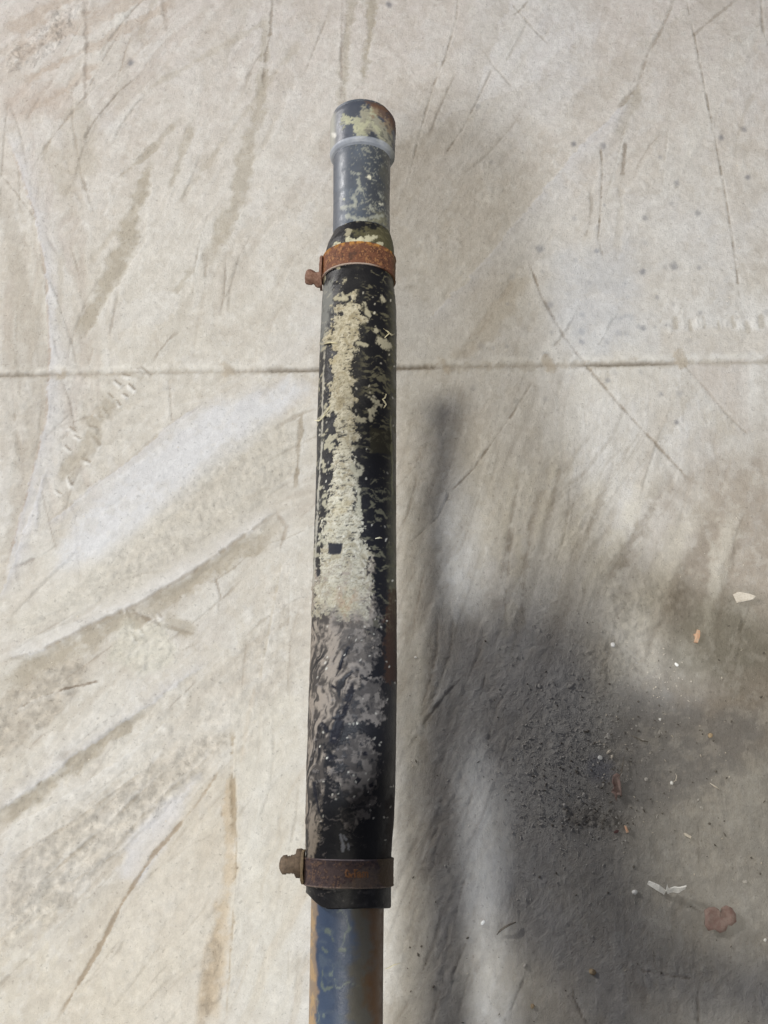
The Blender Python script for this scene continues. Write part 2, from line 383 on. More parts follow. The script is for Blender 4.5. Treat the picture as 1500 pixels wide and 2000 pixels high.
# tread mark right of the joint and the row of dents on the left
for k in range(16):
    x = 1290+k*14; y = 632+4*math.sin(k*1.7); F.stroke([(x, y-9), (x+3, y+9)], 7, pale if k % 2 else tan, .55, .9 if k % 2 else -.8, rag=.8, fade=0)
F.poly([(1295, 648), (1500, 640), (1500, 690), (1290, 692)], 6, 5, 3, alb(196, 188, 176), .5)
def dent(x, y, r, ang):
    dx, dy = math.cos(R(ang))*r, math.sin(R(ang))*r
    F.stroke([(x-dx, y-dy), (x+dx, y+dy)], r*1.1, pale, .8, 1.5, fade=0, rag=.5)
    F.stroke([(x-dx+2, y-dy-r*.8), (x+dx+2, y+dy-r*.8)], r*.55, groove, .7, -.9, fade=0, rag=.5)
for x, y in ((247, 737), (268, 727), (280, 728), (253, 760), (243, 775), (232, 790), (205, 806), (190, 815), (180, 838), (150, 858), (130, 880), (140, 845), (228, 752), (214, 778), (188, 868), (165, 905), (135, 945), (115, 965)):
    dent(x+random.uniform(-3, 3), y, random.uniform(5, 8), 35+random.uniform(-30, 40))
band([(225, 760, .7), (195, 820, 1), (150, 900, .9), (105, 945, .6)], 34, tan, .6, -.6)
for x, y in ((248, 1203), (262, 1200), (275, 1205), (288, 1208), (300, 1212), (255, 1225), (275, 1235), (262, 1250), (310, 1205)): dent(x, y, 6, 60)
# --- middle left
band([(560, 1010, .7), (500, 1060, 1), (400, 1120, .8), (290, 1195, .9), (180, 1240, 1), (80, 1300, 1.2), (-20, 1360, 1.4)], 34, tan, .8, -1.0)
ridge([(-20, 1300), (80, 1270), (170, 1225), (270, 1180), (380, 1115), (480, 1045), (555, 990)], 20, -1, 1.7, alb(216, 214, 212), .7, alb(170, 158, 142), 4, .5)
ridge([(255, 1192), (300, 1215), (340, 1228), (388, 1240)], 14, -1, .9, pale, .5, groove, 5, .7)
band([(320, 1205), (385, 1235)], 22, tan, .6)
crack([(420, 1125), (430, 1165), (425, 1200)], 3, .6); crack([(330, 740), (335, 820), (350, 822), (395, 790)], 3, .35)
ridge([(80, 1030), (170, 960), (250, 900), (330, 830), (400, 780)], 12, 1, .5, blu, .5, alb(180, 172, 160), 3, .5)
F.poly([(150, 1010), (300, 870), (420, 790), (560, 740), (600, 760), (480, 870), (330, 990), (200, 1090), (100, 1120)], 22, 10, 4, alb(212, 213, 217), .65, .3)
F.poly([(240, 1060), (400, 900), (520, 820), (590, 830), (570, 940), (450, 1030), (260, 1150), (60, 1240), (20, 1220)], 18, 12, 5, alb(196, 190, 177), .45, 0, .55)
ridge([(592, 800), (583, 880), (577, 960)], 8, -1, 1.0, pale, .6, alb(140, 128, 108), 7, .75)
ridge([(540, 1000), (560, 1030), (545, 1080)], 10, -1, .8, pale, .5, groove, 6, .5)
ridge([(552, 1090), (535, 1180), (520, 1260), (505, 1340)], 8, -1, .8, pale, .6, alb(180, 170, 152), 3.5, .5)
ridge([(-10, 1180), (60, 1010), (85, 930), (70, 1050)], 12, 1, .8, blu, .5, None)
F.poly([(-20, 1370), (60, 1320), (160, 1280), (170, 1340), (80, 1420), (-20, 1500)], 10, 8, 5, alb(184, 174, 159), .6, 0, .9)
ridge([(110, 1350), (160, 1338), (195, 1330)], 8, 1, 1.0, pale, .5, alb(130, 116, 100), 3.4, .9)
ridge([(30, 1385), (75, 1365), (110, 1350)], 8, 1, .8, pale, .5, groove, 3, .5)
F.poly([(240, 1215), (330, 1220), (340, 1290), (280, 1320), (215, 1290)], 10, 8, 4, alb(206, 202, 188), .6, .4, .6)
# --- lower left fan
band([(-20, 1612, .6), (60, 1560, 1), (140, 1500, 1), (210, 1440, .7), (300, 1385, .3)], 34, tan, .8, -1.0)
ridge([(-20, 1600), (60, 1540), (150, 1475), (230, 1420), (330, 1350), (420, 1290)], 16, -1, .9, blu, .45, None)
ridge([(-10, 1640), (20, 1615), (120, 1560), (240, 1480), (340, 1400)], 16, 1, 1.0, pale, .5, None)
F.poly([(0, 1700), (120, 1600), (250, 1520), (380, 1440), (450, 1430), (380, 1520), (250, 1640), (130, 1770), (0, 1860)], 16, 12, 6, alb(196, 186, 170), .45, 0, 1)
for p in (((330, 1500), (200, 1620), (60, 1740)), ((420, 1470), (300, 1570), (190, 1690)), ((360, 1540), (240, 1660), (130, 1730)), ((290, 1500), (150, 1600), (20, 1680))):
    ridge(list(p), 7, 1, .9, pale, .5, alb(180, 168, 150), 3, .45)
F.poly([(330, 1560), (385, 1520), (330, 1640), (270, 1730), (230, 1720), (250, 1640)], 12, 8, 4, alb(212, 212, 216), .7, .2)
F.edge([(445, 1480), (385, 1570), (300, 1670), (240, 1760), (190, 1860), (100, 2010)], 30, 1, .6, alb(204, 194, 178), .7)
F.stroke([(445, 1480), (385, 1570), (300, 1670), (240, 1760), (190, 1860), (100, 2010)], 5, alb(160, 142, 118), .75, -1.3, rag=1.0)
F.poly([(440, 1500), (455, 1700), (430, 2010), (110, 2010), (200, 1860), (300, 1680)], 10, 5, 3, alb(208, 199, 183), .5, .15)
band([(452, 1480, .5), (450, 1700, .8), (430, 1850, 1.2), (405, 2010, 1.5)], 30, alb(196, 178, 152), .7, -.6)
F.stroke([(455, 1420), (452, 1500), (458, 1580), (455, 1640)], 7, alb(146, 128, 100), .75, -1.4, rag=1.0)
ridge([(460, 1430), (458, 1560), (462, 1660), (455, 1800), (448, 1900), (440, 2010)], 9, -1, 1.3, alb(224, 216, 200), .6, alb(160, 142, 116), 3.6, .7)
ridge([(500, 1330), (485, 1400), (470, 1500)], 12, -1, .8, pale, .4, alb(180, 164, 144), 9, .5)
F.poly([(395, 1850), (430, 1800), (425, 1950), (390, 2010), (380, 2010)], 6, 8, 4, alb(180, 164, 142), .5, 0, .8)
F.poly([(460, 1370), (600, 1350), (600, 2010), (450, 2010), (465, 1700)], 45, 12, 3, alb(212, 207, 194), .5, .1)
F.poly([(0, 1500), (200, 1380), (420, 1300), (560, 1100), (590, 1350), (470, 1460), (300, 1600), (0, 1850)], 40, 20, 8, None, 1, 0, .45)
F.poly([(200, 1760), (330, 1640), (430, 1560), (425, 2010), (120, 2010)], 30, 12, 8, None, 1, 0, .3)
F.poly([(0, 700), (300, 720), (260, 900), (120, 1060), (0, 1100)], 30, 14, 8, None, 1, 0, .35)
F.K = np.maximum(F.K, .14*near)
# --- lower right: gritty dirty ground, with the cast shadow's grey and brown put into the colour
F.mix(blob(1360, 1560, 300, 330), alb(136, 134, 130), .6); F.mix(blob(1450, 1150, 170, 280), alb(150, 136, 120), .65)  # dirt, plus grey and brown of the photographer's shadow put into the colour
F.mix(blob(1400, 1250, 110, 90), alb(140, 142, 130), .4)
F.poly([(1090, 1330), (1230, 1340), (1200, 1420), (1150, 1560), (1060, 1600), (960, 1560), (980, 1420)], 60, 26, 14, alb(180, 178, 175), .35, .5, .34)
F.poly([(860, 1300), (1080, 1300), (1000, 1560), (930, 1850), (830, 2010), (790, 1960)], 70, 26, 12, alb(180, 178, 175), .4, 0, .26)
F.poly([(1180, 1150), (1320, 1120), (1260, 1330), (1170, 1340), (1150, 1260)], 44, 22, 12, alb(196, 188, 172), .45, .2, .6)
F.poly([(1230, 1350), (1380, 1380), (1480, 1400), (1500, 1440), (1400, 1540), (1200, 1600), (1150, 1560)], 30, 12, 5, alb(118, 116, 116), .5)  # darkest part of the cast shadow, painted into the floor colour
F.poly([(1080, 1560), (1130, 1580), (1210, 1590), (1230, 1600), (1180, 1625), (1100, 1610)], 14, 16, 12, alb(116, 110, 102), .5, .2, .7)
ridge([(930, 1420), (880, 1580), (830, 1720), (790, 1850), (770, 1960)], 22, 1, .25, alb(166, 164, 160), .4, None)
for p in (((865, 1450), (850, 1560), (800, 1720)), ((900, 1480), (860, 1640), (800, 1800)), ((1010, 900), (985, 1080), (950, 1250)), ((1030, 960), (1000, 1150), (975, 1270)),
          ((1160, 960), (1150, 1000), (1130, 1080)), ((1300, 940), (1240, 1050), (1160, 1170)), ((1330, 1020), (1290, 1100), (1260, 1180)), ((1380, 1060), (1350, 1150), (1300, 1260))):
    band(list(p), 26, alb(158, 150, 140), .35, -.35, rag=1.2, soft=.9, fade=.35)
ridge([(1170, 930), (1155, 1000), (1120, 1100)], 16, -1, .5, alb(208, 202, 190), .6, None)
ridge([(1020, 940), (1005, 1050), (990, 1160)], 9, -1, .5, alb(206, 200, 190), .6, None)
for p, w_ in ((((1290, 900), (1210, 1050), (1120, 1200)), 34), (((1390, 940), (1310, 1090), (1230, 1260), (1190, 1350)), 46), (((1060, 860), (1020, 1020), (1000, 1200), (985, 1330)), 20), (((1010, 880), (985, 1040), (965, 1160)), 12),
              (((1180, 900), (1140, 1000), (1080, 1130)), 26), (((1450, 960), (1400, 1120), (1370, 1280)), 24), (((1100, 860), (1060, 1000), (1035, 1100)), 12), (((830, 1180), (815, 1400), (800, 1560)), 22)):
    F.stroke(list(p), w_, alb(216, 210, 196), .5, .5, rag=1.2, soft=.8, fade=.3)
    F.stroke([(x+w_*.8, y+4) for x, y in p], w_*.5, alb(140, 130, 116), .45, -.4, rag=1.3, soft=.8, fade=.35)
F.stroke([(1170, 1500), (1174, 1505)], 44, alb(110, 114, 130), .5, 0, fade=0, soft=.6)
crack([(1250, 1895), (1300, 1905), (1350, 1912)], 3, .5)
brk = sm(.0, .55, fbm(X*60, Y*60, 4, 33, .7)+.35*fbm(X*14, Y*14, 3, 34))
F.C = F.C*(1-.28*brk[..., None])+BASE_C*.28*brk[..., None]
vf = fbm(X*190, Y*190, 3, 35, .85); md = fbm(X*75, Y*75, 3, 36, .7)
F.C *= (1+.035*md+.05*vf)[..., None]
F.H += .22*md+.18*vf+.1*np.abs(mid)
# --- the joint
jn = F.stroke([(-60, 735.2), (1560, 705)], 10, alb(180, 171, 156), .45, 0, rag=1.4, fade=0)
broken = sm(-.25, .35, fbm(X*7, Y*7, 3, 31))
g = np.exp(-((V+.0016*j1)/.0034)**2)*near
F.H += .5*j1*np.exp(-(V/.018)**2)*near; F.H += -4.2*g*(.25+.75*broken) + .9*np.exp(-((V-.011)/.007)**2)*near*(.6+.4*j0)
F.mix(np.exp(-((V-.011-.002*j1)/.006)**2)*near*np.clip(.45+.7*j0+.3*j1, 0, 1), alb(224, 220, 211), .6)
F.mix(g*(.3+.7*broken), alb(128, 118, 104), .85)
for x in (125, 445, 870, 1075, 1330):
    yj = 735.2-(x+60)*30.2/1620; F.stroke([(x-6, yj-14), (x+3, yj+2)], 16, alb(176, 164, 146), .6, .9, fade=0, rag=.9)
# roughness relief
F.H += F.K*(2.0*fbm(X*85, Y*85, 3, 9)+1.6*fbm(X*190, Y*190, 2, 10, .8)); F.C *= (1+.22*F.K*(fbm(X*120, Y*120, 3, 9)+.12))[..., None]
Z = F.H*.001*np.where(near, 1, 0); Z = np.where(near, Z, 0)
fade_edge = sm(.9, .8, np.abs(U))*sm(-1.2, -1.1, V)*sm(1.1, .97, V); Z *= fade_edge
P = np.stack([X, Y, Z], -1)
fm = floor_material()
floor = bpy.data.objects.new('floor', None); C.objects.link(floor); tag(floor, kind='structure')
r0 = int(np.argmin(np.abs(SY)))
for sl in (slice(0, r0+1), slice(r0, None)):
    me = grid_mesh('concrete_slab', P[sl], attrs={'Col': F.C[sl], 'rough': F.K[sl]})
    link('concrete_slab', me, fm, floor)
floor['label'] = 'dusty pale concrete floor with sweep marks and a joint across it'

# ------------------------------------------------------------------ the pipe
Dp = .70; TH0 = 15.6
def adepth(py):
    th = math.degrees(math.atan((py-1000)/2000)); th = TH0-th
    return Dp*(math.cos(R(TH0))+math.tan(R(th))*math.sin(R(TH0)))
def axpt(px, py): return Vector((0, 0, CAM_Z))+ray(px, py)*adepth(py)
A0, A1 = axpt(706, 400), axpt(679, 1800)
ua = (A0-A1).normalized()
view_mid = (axpt(692, 1100)-Vector((0, 0, CAM_Z))).normalized()
ra = ua.cross(Vector((0, 0, 1))).normalized()          # right
na = ra.cross(ua).normalized()                          # up / towards the camera
if na.dot(view_mid) > 0: na = -na
if ra.x < 0: ra = -ra
def s_of(py):
    lo, hi = -1.0, 1.5                                   # find the point of the axis seen at that row
    for _ in range(50):
        m_ = (lo+hi)/2; q = A1+ua*m_; y = proj(q.x, q.y, q.z)[1]
        if y > py: lo = m_
        else: hi = m_
    return float((lo+hi)/2)
def axis_px(s):
    q = A1+ua*s; return proj(q.x, q.y, q.z)
def table(rows):
    """rows (y, xl, xr) in the photograph -> (s, radius, side offset)"""
    out = []
    for y, xl, xr in rows:
        s = s_of(y); x, _, d = axis_px(s); d = float(d)
        r_ = (xr-xl)/2*d/2000; out.append((s, r_/math.sqrt(1+(r_/d)**2), ((xl+xr)/2-float(x))*d/2000))
    return np.array(sorted(out))
def tube_grid(tab, ns, nphi, ends=None):
    s = np.linspace(tab[0, 0], tab[-1, 0], ns); r_ = np.interp(s, tab[:, 0], tab[:, 1]); o_ = np.interp(s, tab[:, 0], tab[:, 2])
    ph = np.linspace(-math.pi, math.pi, nphi, endpoint=False)
    S, PH = np.meshgrid(s, ph, indexing='ij'); return S, PH, r_[:, None]+0*PH, o_[:, None]+0*PH
def place(S, PH, RR, O):
    ax = np.array(A1)[None, None]+S[..., None]*np.array(ua)+O[..., None]*np.array(ra)
    return ax+RR[..., None]*(np.cos(PH)[..., None]*np.array(na)+np.sin(PH)[..., None]*np.array(ra))
def start(S, PH, RR, O, base):
    P = place(S, PH, RR, O); px, py, _ = proj(P[..., 0], P[..., 1], P[..., 2])
    px = np.where(np.cos(PH) > -.25, px, px)            # the far side repeats the near side's marks
    ja = fbm(S*190+PH*0, PH*.028*190, 3, 40); jb = fbm(S*700, PH*.028*700, 3, 41)
    return Paint(px, py, base, (ja, jb))
def finish(name, S, PH, RR, O, pt, mat, parent, taper=None, smooth_ends=True):
    P = place(S, PH, RR+pt.H*.001, O)
    me = grid_mesh(name, P, wrap=True, attrs={'Col': pt.C, 'rough': pt.K}, flip=True)
    # close or thicken the ends with rings turned inwards
    return link(name, me, mat, parent)

pole = bpy.data.objects.new('pipe', None); C.objects.link(pole)
pole.location = (0, 0, 0)
tag(pole, 'weathered blue pipe with capped end and mud caked black sleeve between two rusty clamps', 'pipe')
paint_mat = surf_material('painted_steel', .42, .85, .5, 700, .06, .25)
rubber_mat = surf_material('black_rubber', .46, .92, .32, 800, .09, .35)
rust_mat = surf_material('rusty_steel', .62, .95, .4, 900, .22, .8)

def with_ends(rows, tab_in=.0, lo_in=None, hi_in=None):
    """turn both ends of a tube inwards: lo_in / hi_in = inner radius at that end"""
    t = rows.copy()
    if lo_in is not None:
        s, r_, o_ = t[0]; t = np.vstack([[s+.004, lo_in, o_], [s+.0006, lo_in, o_], [s, lo_in+(r_-lo_in)*.3, o_], [s-.0001, r_-.0006, o_], [s+.0006, r_, o_], t[1:]])
    if hi_in is not None:
        s, r_, o_ = t[-1]; t = np.vstack([t[:-1], [s-.0006, r_, o_], [s+.0001, r_-.0006, o_], [s, hi_in+(r_-hi_in)*.3, o_], [s-.0006, hi_in, o_], [s-.004, hi_in, o_]])
    return t
def tube_rows(t, seg, nphi):
    """sample a profile polyline (may double back in s) by arc length"""
    d = np.hypot(np.diff(t[:, 0]), np.diff(t[:, 1])); L = np.concatenate([[0], np.cumsum(d)])
    n = max(int(L[-1]/seg), 4); q = np.unique(np.concatenate([np.linspace(0, L[-1], n), L]))
    s = np.interp(q, L, t[:, 0]); r_ = np.interp(q, L, t[:, 1]); o_ = np.interp(q, L, t[:, 2])
    ph = np.linspace(-math.pi, math.pi, nphi, endpoint=False)
    S, PH = np.meshgrid(s, ph, indexing='ij'); return S, PH, r_[:, None]+0*PH, o_[:, None]+0*PH

# --- main tube, upper end to well past the lower edge of the picture
rt = table([(230, 651, 763), (300, 651, 763), (400, 651, 761), (470, 650, 762), (1750, 608, 750), (1900, 605, 748.5), (2000, 603, 748)])
low_end = rt[0].copy(); low_end[0] -= .42; low_end[1] *= 1.0
rt = np.vstack([low_end, rt])
rt[:, 1] = np.where(rt[:, 0] < s_of(1200), rt[:, 1], rt[:, 1])
S, PH, RR, O = tube_rows(with_ends(rt, lo_in=.018), .0011, 200)
pt = start(S, PH, RR, O, alb(82, 90, 104, .85))
px, py = pt.PX, pt.PY
up = py < 900
n = fbm(S*60, PH*1.6, 4, 50); n2 = fbm(S*260, PH*3.2, 4, 51)
pt.mix(sm(620, 200, py)*0+up*sm(-.1, .5, n)*.4, alb(96, 108, 126, .85))
pt.mix(up*sm(695, 735, px)*.6, alb(62, 64, 68, .85))  # right half darkened: the shade of the turned-away side, in the colour
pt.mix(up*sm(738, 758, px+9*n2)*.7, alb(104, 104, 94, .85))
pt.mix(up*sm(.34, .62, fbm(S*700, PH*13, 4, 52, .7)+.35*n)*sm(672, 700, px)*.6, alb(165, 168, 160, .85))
pt.mix(up*sm(390, 440, py)*sm(0, .4, n2)*sm(680, 730, px)*.6, alb(150, 148, 122, .85))
for p in (((688, 338), (700, 340)), ((700, 370), (708, 380)), ((690, 385), (695, 400)), ((680, 422), (700, 430), (715, 428)), ((723, 425), (745, 422)), ((740, 378), (745, 386)),
          ((700, 352), (705, 375)), ((675, 445), (690, 462)), ((668, 405), (690, 402)), ((722, 402), (730, 412))):
    pt.stroke(list(p), 5, alb(172, 176, 168, .9), .7, .1, rag=1.2, fade=0)
for x, y, r_ in ((668, 388, 4), (720, 345, 4.5), (741, 398, 6), (676, 462, 14), (695, 456, 10), (708, 455, 10), (722, 466, 8), (734, 470, 7)):
    pt.stroke([(x, y), (x+3, y+1)], r_, alb(226, 226, 210, .9), .9, .15, fade=0, rag=.8, k=.7)
lowp = py >= 1650
pt.mix(lowp*1.0, alb(76, 92, 120, .80))
pt.mix(lowp*sm(0, .5, n)*.5, alb(56, 72, 102, .80))
sq = np.abs(fbm(S*46, PH*1.4, 3, 55)); pt.mix(lowp*sm(.075, .01, sq)*sm(.0, .3, fbm(S*30, PH, 2, 58)+.25)*.65, alb(136, 150, 142, .85))
pt.mix(lowp*sm(.2, .7, n2)*.25, alb(112, 126, 134, .85))
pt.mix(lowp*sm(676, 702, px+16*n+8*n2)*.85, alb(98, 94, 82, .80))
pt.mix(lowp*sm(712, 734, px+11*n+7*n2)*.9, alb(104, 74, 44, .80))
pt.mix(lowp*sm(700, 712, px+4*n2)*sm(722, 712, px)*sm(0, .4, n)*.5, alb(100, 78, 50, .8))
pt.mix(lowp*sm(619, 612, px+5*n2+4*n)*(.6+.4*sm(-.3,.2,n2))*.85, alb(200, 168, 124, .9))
for p in (((632, 1815), (645, 1822), (652, 1840)), ((632, 1890), (627, 1920), (634, 1935), (655, 1925)), ((627, 1850), (640, 1862)), ((660, 1855), (678, 1856))):
    pt.stroke(list(p), 4.5, alb(124, 136, 124, .85), .65, .05, rag=1.1)
pt.K += .25*sm(0, .5, n2)
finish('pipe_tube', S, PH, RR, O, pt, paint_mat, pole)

# --- end cap with its pale welded rim
ct = table([(233, 653, 764), (236, 649.5, 767.5), (240, 646.5, 770.5), (246, 645, 772), (262, 644.5, 772.5), (304, 644.5, 770.5), (309, 645.5, 769.5), (313, 648, 767), (316, 652, 762)])
ct = np.vstack([ct, [ct[-1][0]+.0015, ct[-1][1]*.93, ct[-1][2]], [ct[-1][0]+.0022, ct[-1][1]*.6, ct[-1][2]], [ct[-1][0]+.0022, .0002, ct[-1][2]]])
S, PH, RR, O = tube_rows(ct, .0006, 180)
pt = start(S, PH, RR, O, alb(74, 80, 94, .85)); px, py = pt.PX, pt.PY
n = fbm(S*110, PH*2.2, 4, 60); n2 = fbm(S*350, PH*6, 3, 61)
sring = s_of(304)
pt.mix(sm(.1, .5, n)*.35, alb(102, 110, 126, .85))
pt.poly([(695, 235), (712, 212), (742, 222), (770, 260), (770, 310), (752, 300), (740, 262), (725, 252), (710, 268), (700, 250)], 4, 12, 6, alb(180, 178, 160, .85), .7, .25, .8)
for p in (((695, 236), (700, 248), (712, 246)), ((722, 232), (728, 215)), ((735, 250), (748, 275), (752, 290)), ((700, 256), (712, 262)), ((672, 232), (680, 236)), ((668, 242), (676, 240))):
    pt.stroke(list(p), 9, alb(186, 188, 164, .88), .75, .2, rag=1.6, fade=0, k=.9)
pt.poly([(722, 208), (735, 200), (755, 212), (770, 240), (762, 262), (745, 235), (728, 225)], 3, 7, 4, alb(132, 98, 68, .85), .5, .2, .9)
pt.poly([(700, 190), (760, 190), (780, 250), (772, 262), (752, 218), (722, 204)], 3, 3, 2, alb(104, 70, 46, .85), .6, .2, .9)
pt.mix(sm(.25, .5, n2)*sm(700, 725, px)*.5, alb(60, 62, 70, .85))
pt.mix(sm(660, 648, px)*.75, alb(196, 196, 186, .9))  # thin highlight along the left edge, put into the colour
ringm = sm(sring-.0002, sring-.0008, S)
pt.mix(ringm*(.75+.25*n), alb(172, 180, 196, .88)); pt.mix(ringm*sm(752, 768, px)*.6, alb(150, 150, 130, .9))
pt.H += ringm*(.2+.12*n)
pt.stroke([(651, 263), (652, 265)], 8, alb(235, 235, 230), .9, .2, fade=0)
finish('end_cap', S, PH, RR, O, pt, paint_mat, pole)

# --- rubber sleeve
SL = [(462, 650.5, 763), (472, 646, 766), (484, 640, 768.5), (497, 636, 769.5), (520, 633, 769.5), (552, 632, 768.5), (563, 631.5, 769.5), (580, 630.5, 772), (600, 629, 773.6), (650, 626, 775), (700, 624, 774.6), (775, 621, 774.4),
      (850, 619, 774), (950, 617, 773.4), (1050, 614, 774), (1150, 611, 774.5), (1250, 608.5, 775), (1350, 604.5, 775), (1450, 601, 774), (1550, 598, 772), (1600, 597, 769), (1640, 597.5, 766), (1665, 598.5, 764.5), (1735, 598, 764), (1769, 597, 764)]
st = table(SL)
S, PH, RR, O = tube_rows(with_ends(st, lo_in=st[0][1]*.80, hi_in=None), .00062, 300)
s_bot = st[0][0]
# skewed, slightly torn lower edge: left side shorter
cut = (.0085*sm(-.35, -1.35, PH)*sm(-3.0, -2.2, PH)+.0010*np.sin(PH*2+1))*sm(s_bot+.018, s_bot, S)
S2 = S+cut
pt = start(S2, PH, RR, O, alb(27, 27, 31, .9)); px, py = pt.PX, pt.PY; ps = S
n = fbm(S*55, PH*1.6, 4, 70); n2 = fbm(S*420, PH*7, 4, 71); nh = aniso(S*1.0, PH*.028, math.pi/2, .012, .0022, 3, 72); n3 = fbm(S*150, PH*4.2, 4, 73)
pt.H += .18*n+.10*n3+.03*n2
upm = sm(1290, 1150, py)
# scuffs and dry specks over the black
sc = sm(.22, .5, nh*.7+n2*.45+.12*n)
pt.mix(sc*upm*sm(690, 720, px)*.50, alb(140, 136, 112, .85)); pt.K = np.maximum(pt.K, .6*sc*upm)
pt.mix(sc*upm*sm(640, 620, px)*.5, alb(150, 148, 136, .85))
pt.mix(sm(.35, .6, n3*.8+n2*.5)*upm*sm(705, 690, px)*.7, alb(190, 184, 160, .85))
pt.mix(upm*sm(752, 772, px+5*n2)*.55, alb(104, 102, 76, .85))
pt.poly([(725, 838), (762, 842), (764, 888), (724, 886)], 2, 3, 2, alb(66, 63, 48, .85), .6, .05, .7)
# pale left flank near the upper clamp
pt.poly([(628, 560), (648, 550), (650, 600), (640, 640), (630, 690), (622, 690)], 5, 7, 5, alb(150, 152, 150, .85), .65, .05, .5)
# caked cream mud
creamL = [(684, 592), (672, 598), (650, 602), (668, 612), (655, 625), (652, 640), (640, 655), (632, 665), (650, 672), (656, 690), (652, 712), (646, 724), (654, 738), (642, 752), (650, 766), (645, 785), (640, 800), (634, 812), (652, 806), (660, 822), (655, 850), (662, 868),
          (650, 884), (655, 905), (648, 925), (648, 945), (640, 962), (644, 985), (640, 1010), (634, 1026), (640, 1052), (634, 1070), (628, 1088), (620, 1130), (615, 1160), (611, 1200)]
creamR = [(690, 574), (690, 596), (702, 594), (704, 615), (718, 626), (700, 634), (706, 660), (696, 672), (692, 694), (680, 724), (694, 742), (690, 765), (696, 782), (686, 800), (700, 825), (690, 838), (702, 852), (692, 868), (686, 890), (690, 915), (684, 935), (694, 950), (688, 968),
          (696, 990), (706, 1010), (704, 1040), (712, 1062), (722, 1085), (714, 1112), (726, 1140), (722, 1170), (712, 1215)]
cream = alb(194, 188, 168, .86)
m1 = pt.poly(creamL+creamR[::-1], 1.6, 7, 7, None)
m1 *= sm(1290, 1120, py+55*n+45*n3)
hole = sm(.18, .42, fbm(S*950, PH*8, 4, 90, .7)+.25*fbm(S*120, PH*4, 2, 91))
m1 *= 1-.9*hole*(.35+.65*sm(.0, .3, n3+.15))
lump = fbm(S*210, PH*7.5, 4, 75)
wob = aniso(S, PH*.028, math.pi/2, .010, .0028, 3, 76)
pt.mix(m1, cream, .94)
pt.mix(m1*sm(.0, .6, lump)*.45, alb(214, 209, 192, .88)); pt.mix(m1*sm(.15, .6, -wob)*.55, alb(146, 134, 106, .85))
pt.mix(m1*sm(.1, .5, -n)*.3, alb(190, 176, 140, .86))
vfine = fbm(S*900, PH*26, 3, 79, .8); pt.mix(m1*sm(.2, .55, vfine)*.55, alb(128, 116, 92, .85))
pt.H += m1*(.6+.7*wob+.6*lump+.35*n2+.15*vfine); pt.K = np.maximum(pt.K, m1)
# islands
for q, w_ in ((((668, 572), (676, 584)), 6), (((655, 583), (668, 585)), 6), (((712, 592), (716, 612), (722, 618)), 5), (((745, 580), (750, 588)), 6), (((746, 668), (754, 676)), 12), (((700, 671), (716, 674)), 5), (((733, 638), (736, 645)), 6),
              (((730, 782), (738, 790), (728, 800)), 14), (((722, 800), (724, 820)), 4), (((627, 672), (640, 668), (655, 670)), 3), (((715, 772), (726, 779)), 5), (((700, 815), (708, 820)), 9), (((698, 906), (710, 915), (700, 925)), 8),
              (((690, 905), (700, 960), (704, 1010)), 8), (((640, 1030), (622, 1062)), 7), (((626, 1045), (634, 1060)), 7), (((640, 800), (628, 815), (618, 822)), 4)):
    pt.stroke(list(q), w_, alb(190, 185, 164, .84), .85, .35, rag=1.0, fade=0, k=.95)
# warm stained lower end of the mud and the grey clay below
clay = alb(168, 156, 142, .82)
g1 = pt.poly([(612, 1110), (720, 1080), (730, 1180), (716, 1280), (700, 1330), (690, 1345), (664, 1390), (650, 1440), (640, 1470), (640, 1520), (628, 1560), (620, 1620), (618, 1690), (590, 1690), (590, 1200)], 4, 9, 7, None)
g1 = g1*np.clip(1-m1*.8, 0, 1)
st_n = aniso(S, PH*.028, .35, .022, .0034, 3, 78)
wet = sm(.2, .5, -st_n+.30*n2-.05)*sm(1180, 1300, py)
dst = .2+.8*sm(-.35, .45, st_n+.5*n3+.35*n2); low_ = sm(1330, 1480, py)
pt.mix(g1*(1-.9*wet)*dst*(1-.15*low_), clay, .9); pt.H += g1*(.30+.38*st_n+.12*lump); pt.K = np.maximum(pt.K, g1*.9*(1-wet))
pt.mix(g1*m1*0+sm(1130, 1170, py)*sm(1230, 1190, py)*sm(650, 670, px)*sm(710, 690, px)*sm(-.2, .4, lump)*.45, alb(150, 112, 78, .8))
for q in ([(690, 1320), (745, 1330), (752, 1400), (735, 1412), (700, 1410), (672, 1418), (668, 1370)],
          [(672, 1450), (700, 1430), (725, 1445), (738, 1480), (732, 1530), (738, 1570), (722, 1598), (700, 1600), (690, 1575), (664, 1545), (660, 1520), (672, 1500), (655, 1475)],
          [(668, 1582), (688, 1590), (688, 1618), (672, 1605)], [(640, 1200), (735, 1160), (748, 1230), (728, 1320), (690, 1330)],
          [(652, 1500), (665, 1520), (660, 1555), (650, 1560)]):
    mm = pt.poly(q, 3, 9, 8, None)*(1-m1)
    mm = mm*(1-.85*sm(.15, .5, -lump+.2*n2))
    pt.mix(mm, alb(148, 140, 132, .82), .66*(.4+.6*sm(-.2, .3, n3+.5*n2))); pt.H += mm*(.25+.4*lump); pt.K = np.maximum(pt.K, mm*.9)
for q, w_ in ((((682, 1262), (668, 1290), (662, 1310)), 5), (((690, 1330), (676, 1380), (655, 1430), (648, 1455)), 14), (((640, 1480), (655, 1478)), 10), (((694, 1522), (702, 1528)), 12), (((712, 1468), (714, 1476)), 9), (((724, 1530), (728, 1536)), 8),
              (((612, 1525), (618, 1560), (624, 1590)), 5), (((655, 1340), (652, 1345)), 12), (((628, 1410), (640, 1432)), 6)):
    pt.stroke(list(q), w_, alb(24, 25, 34, .9), .95, -.5, rag=.5, fade=.05)
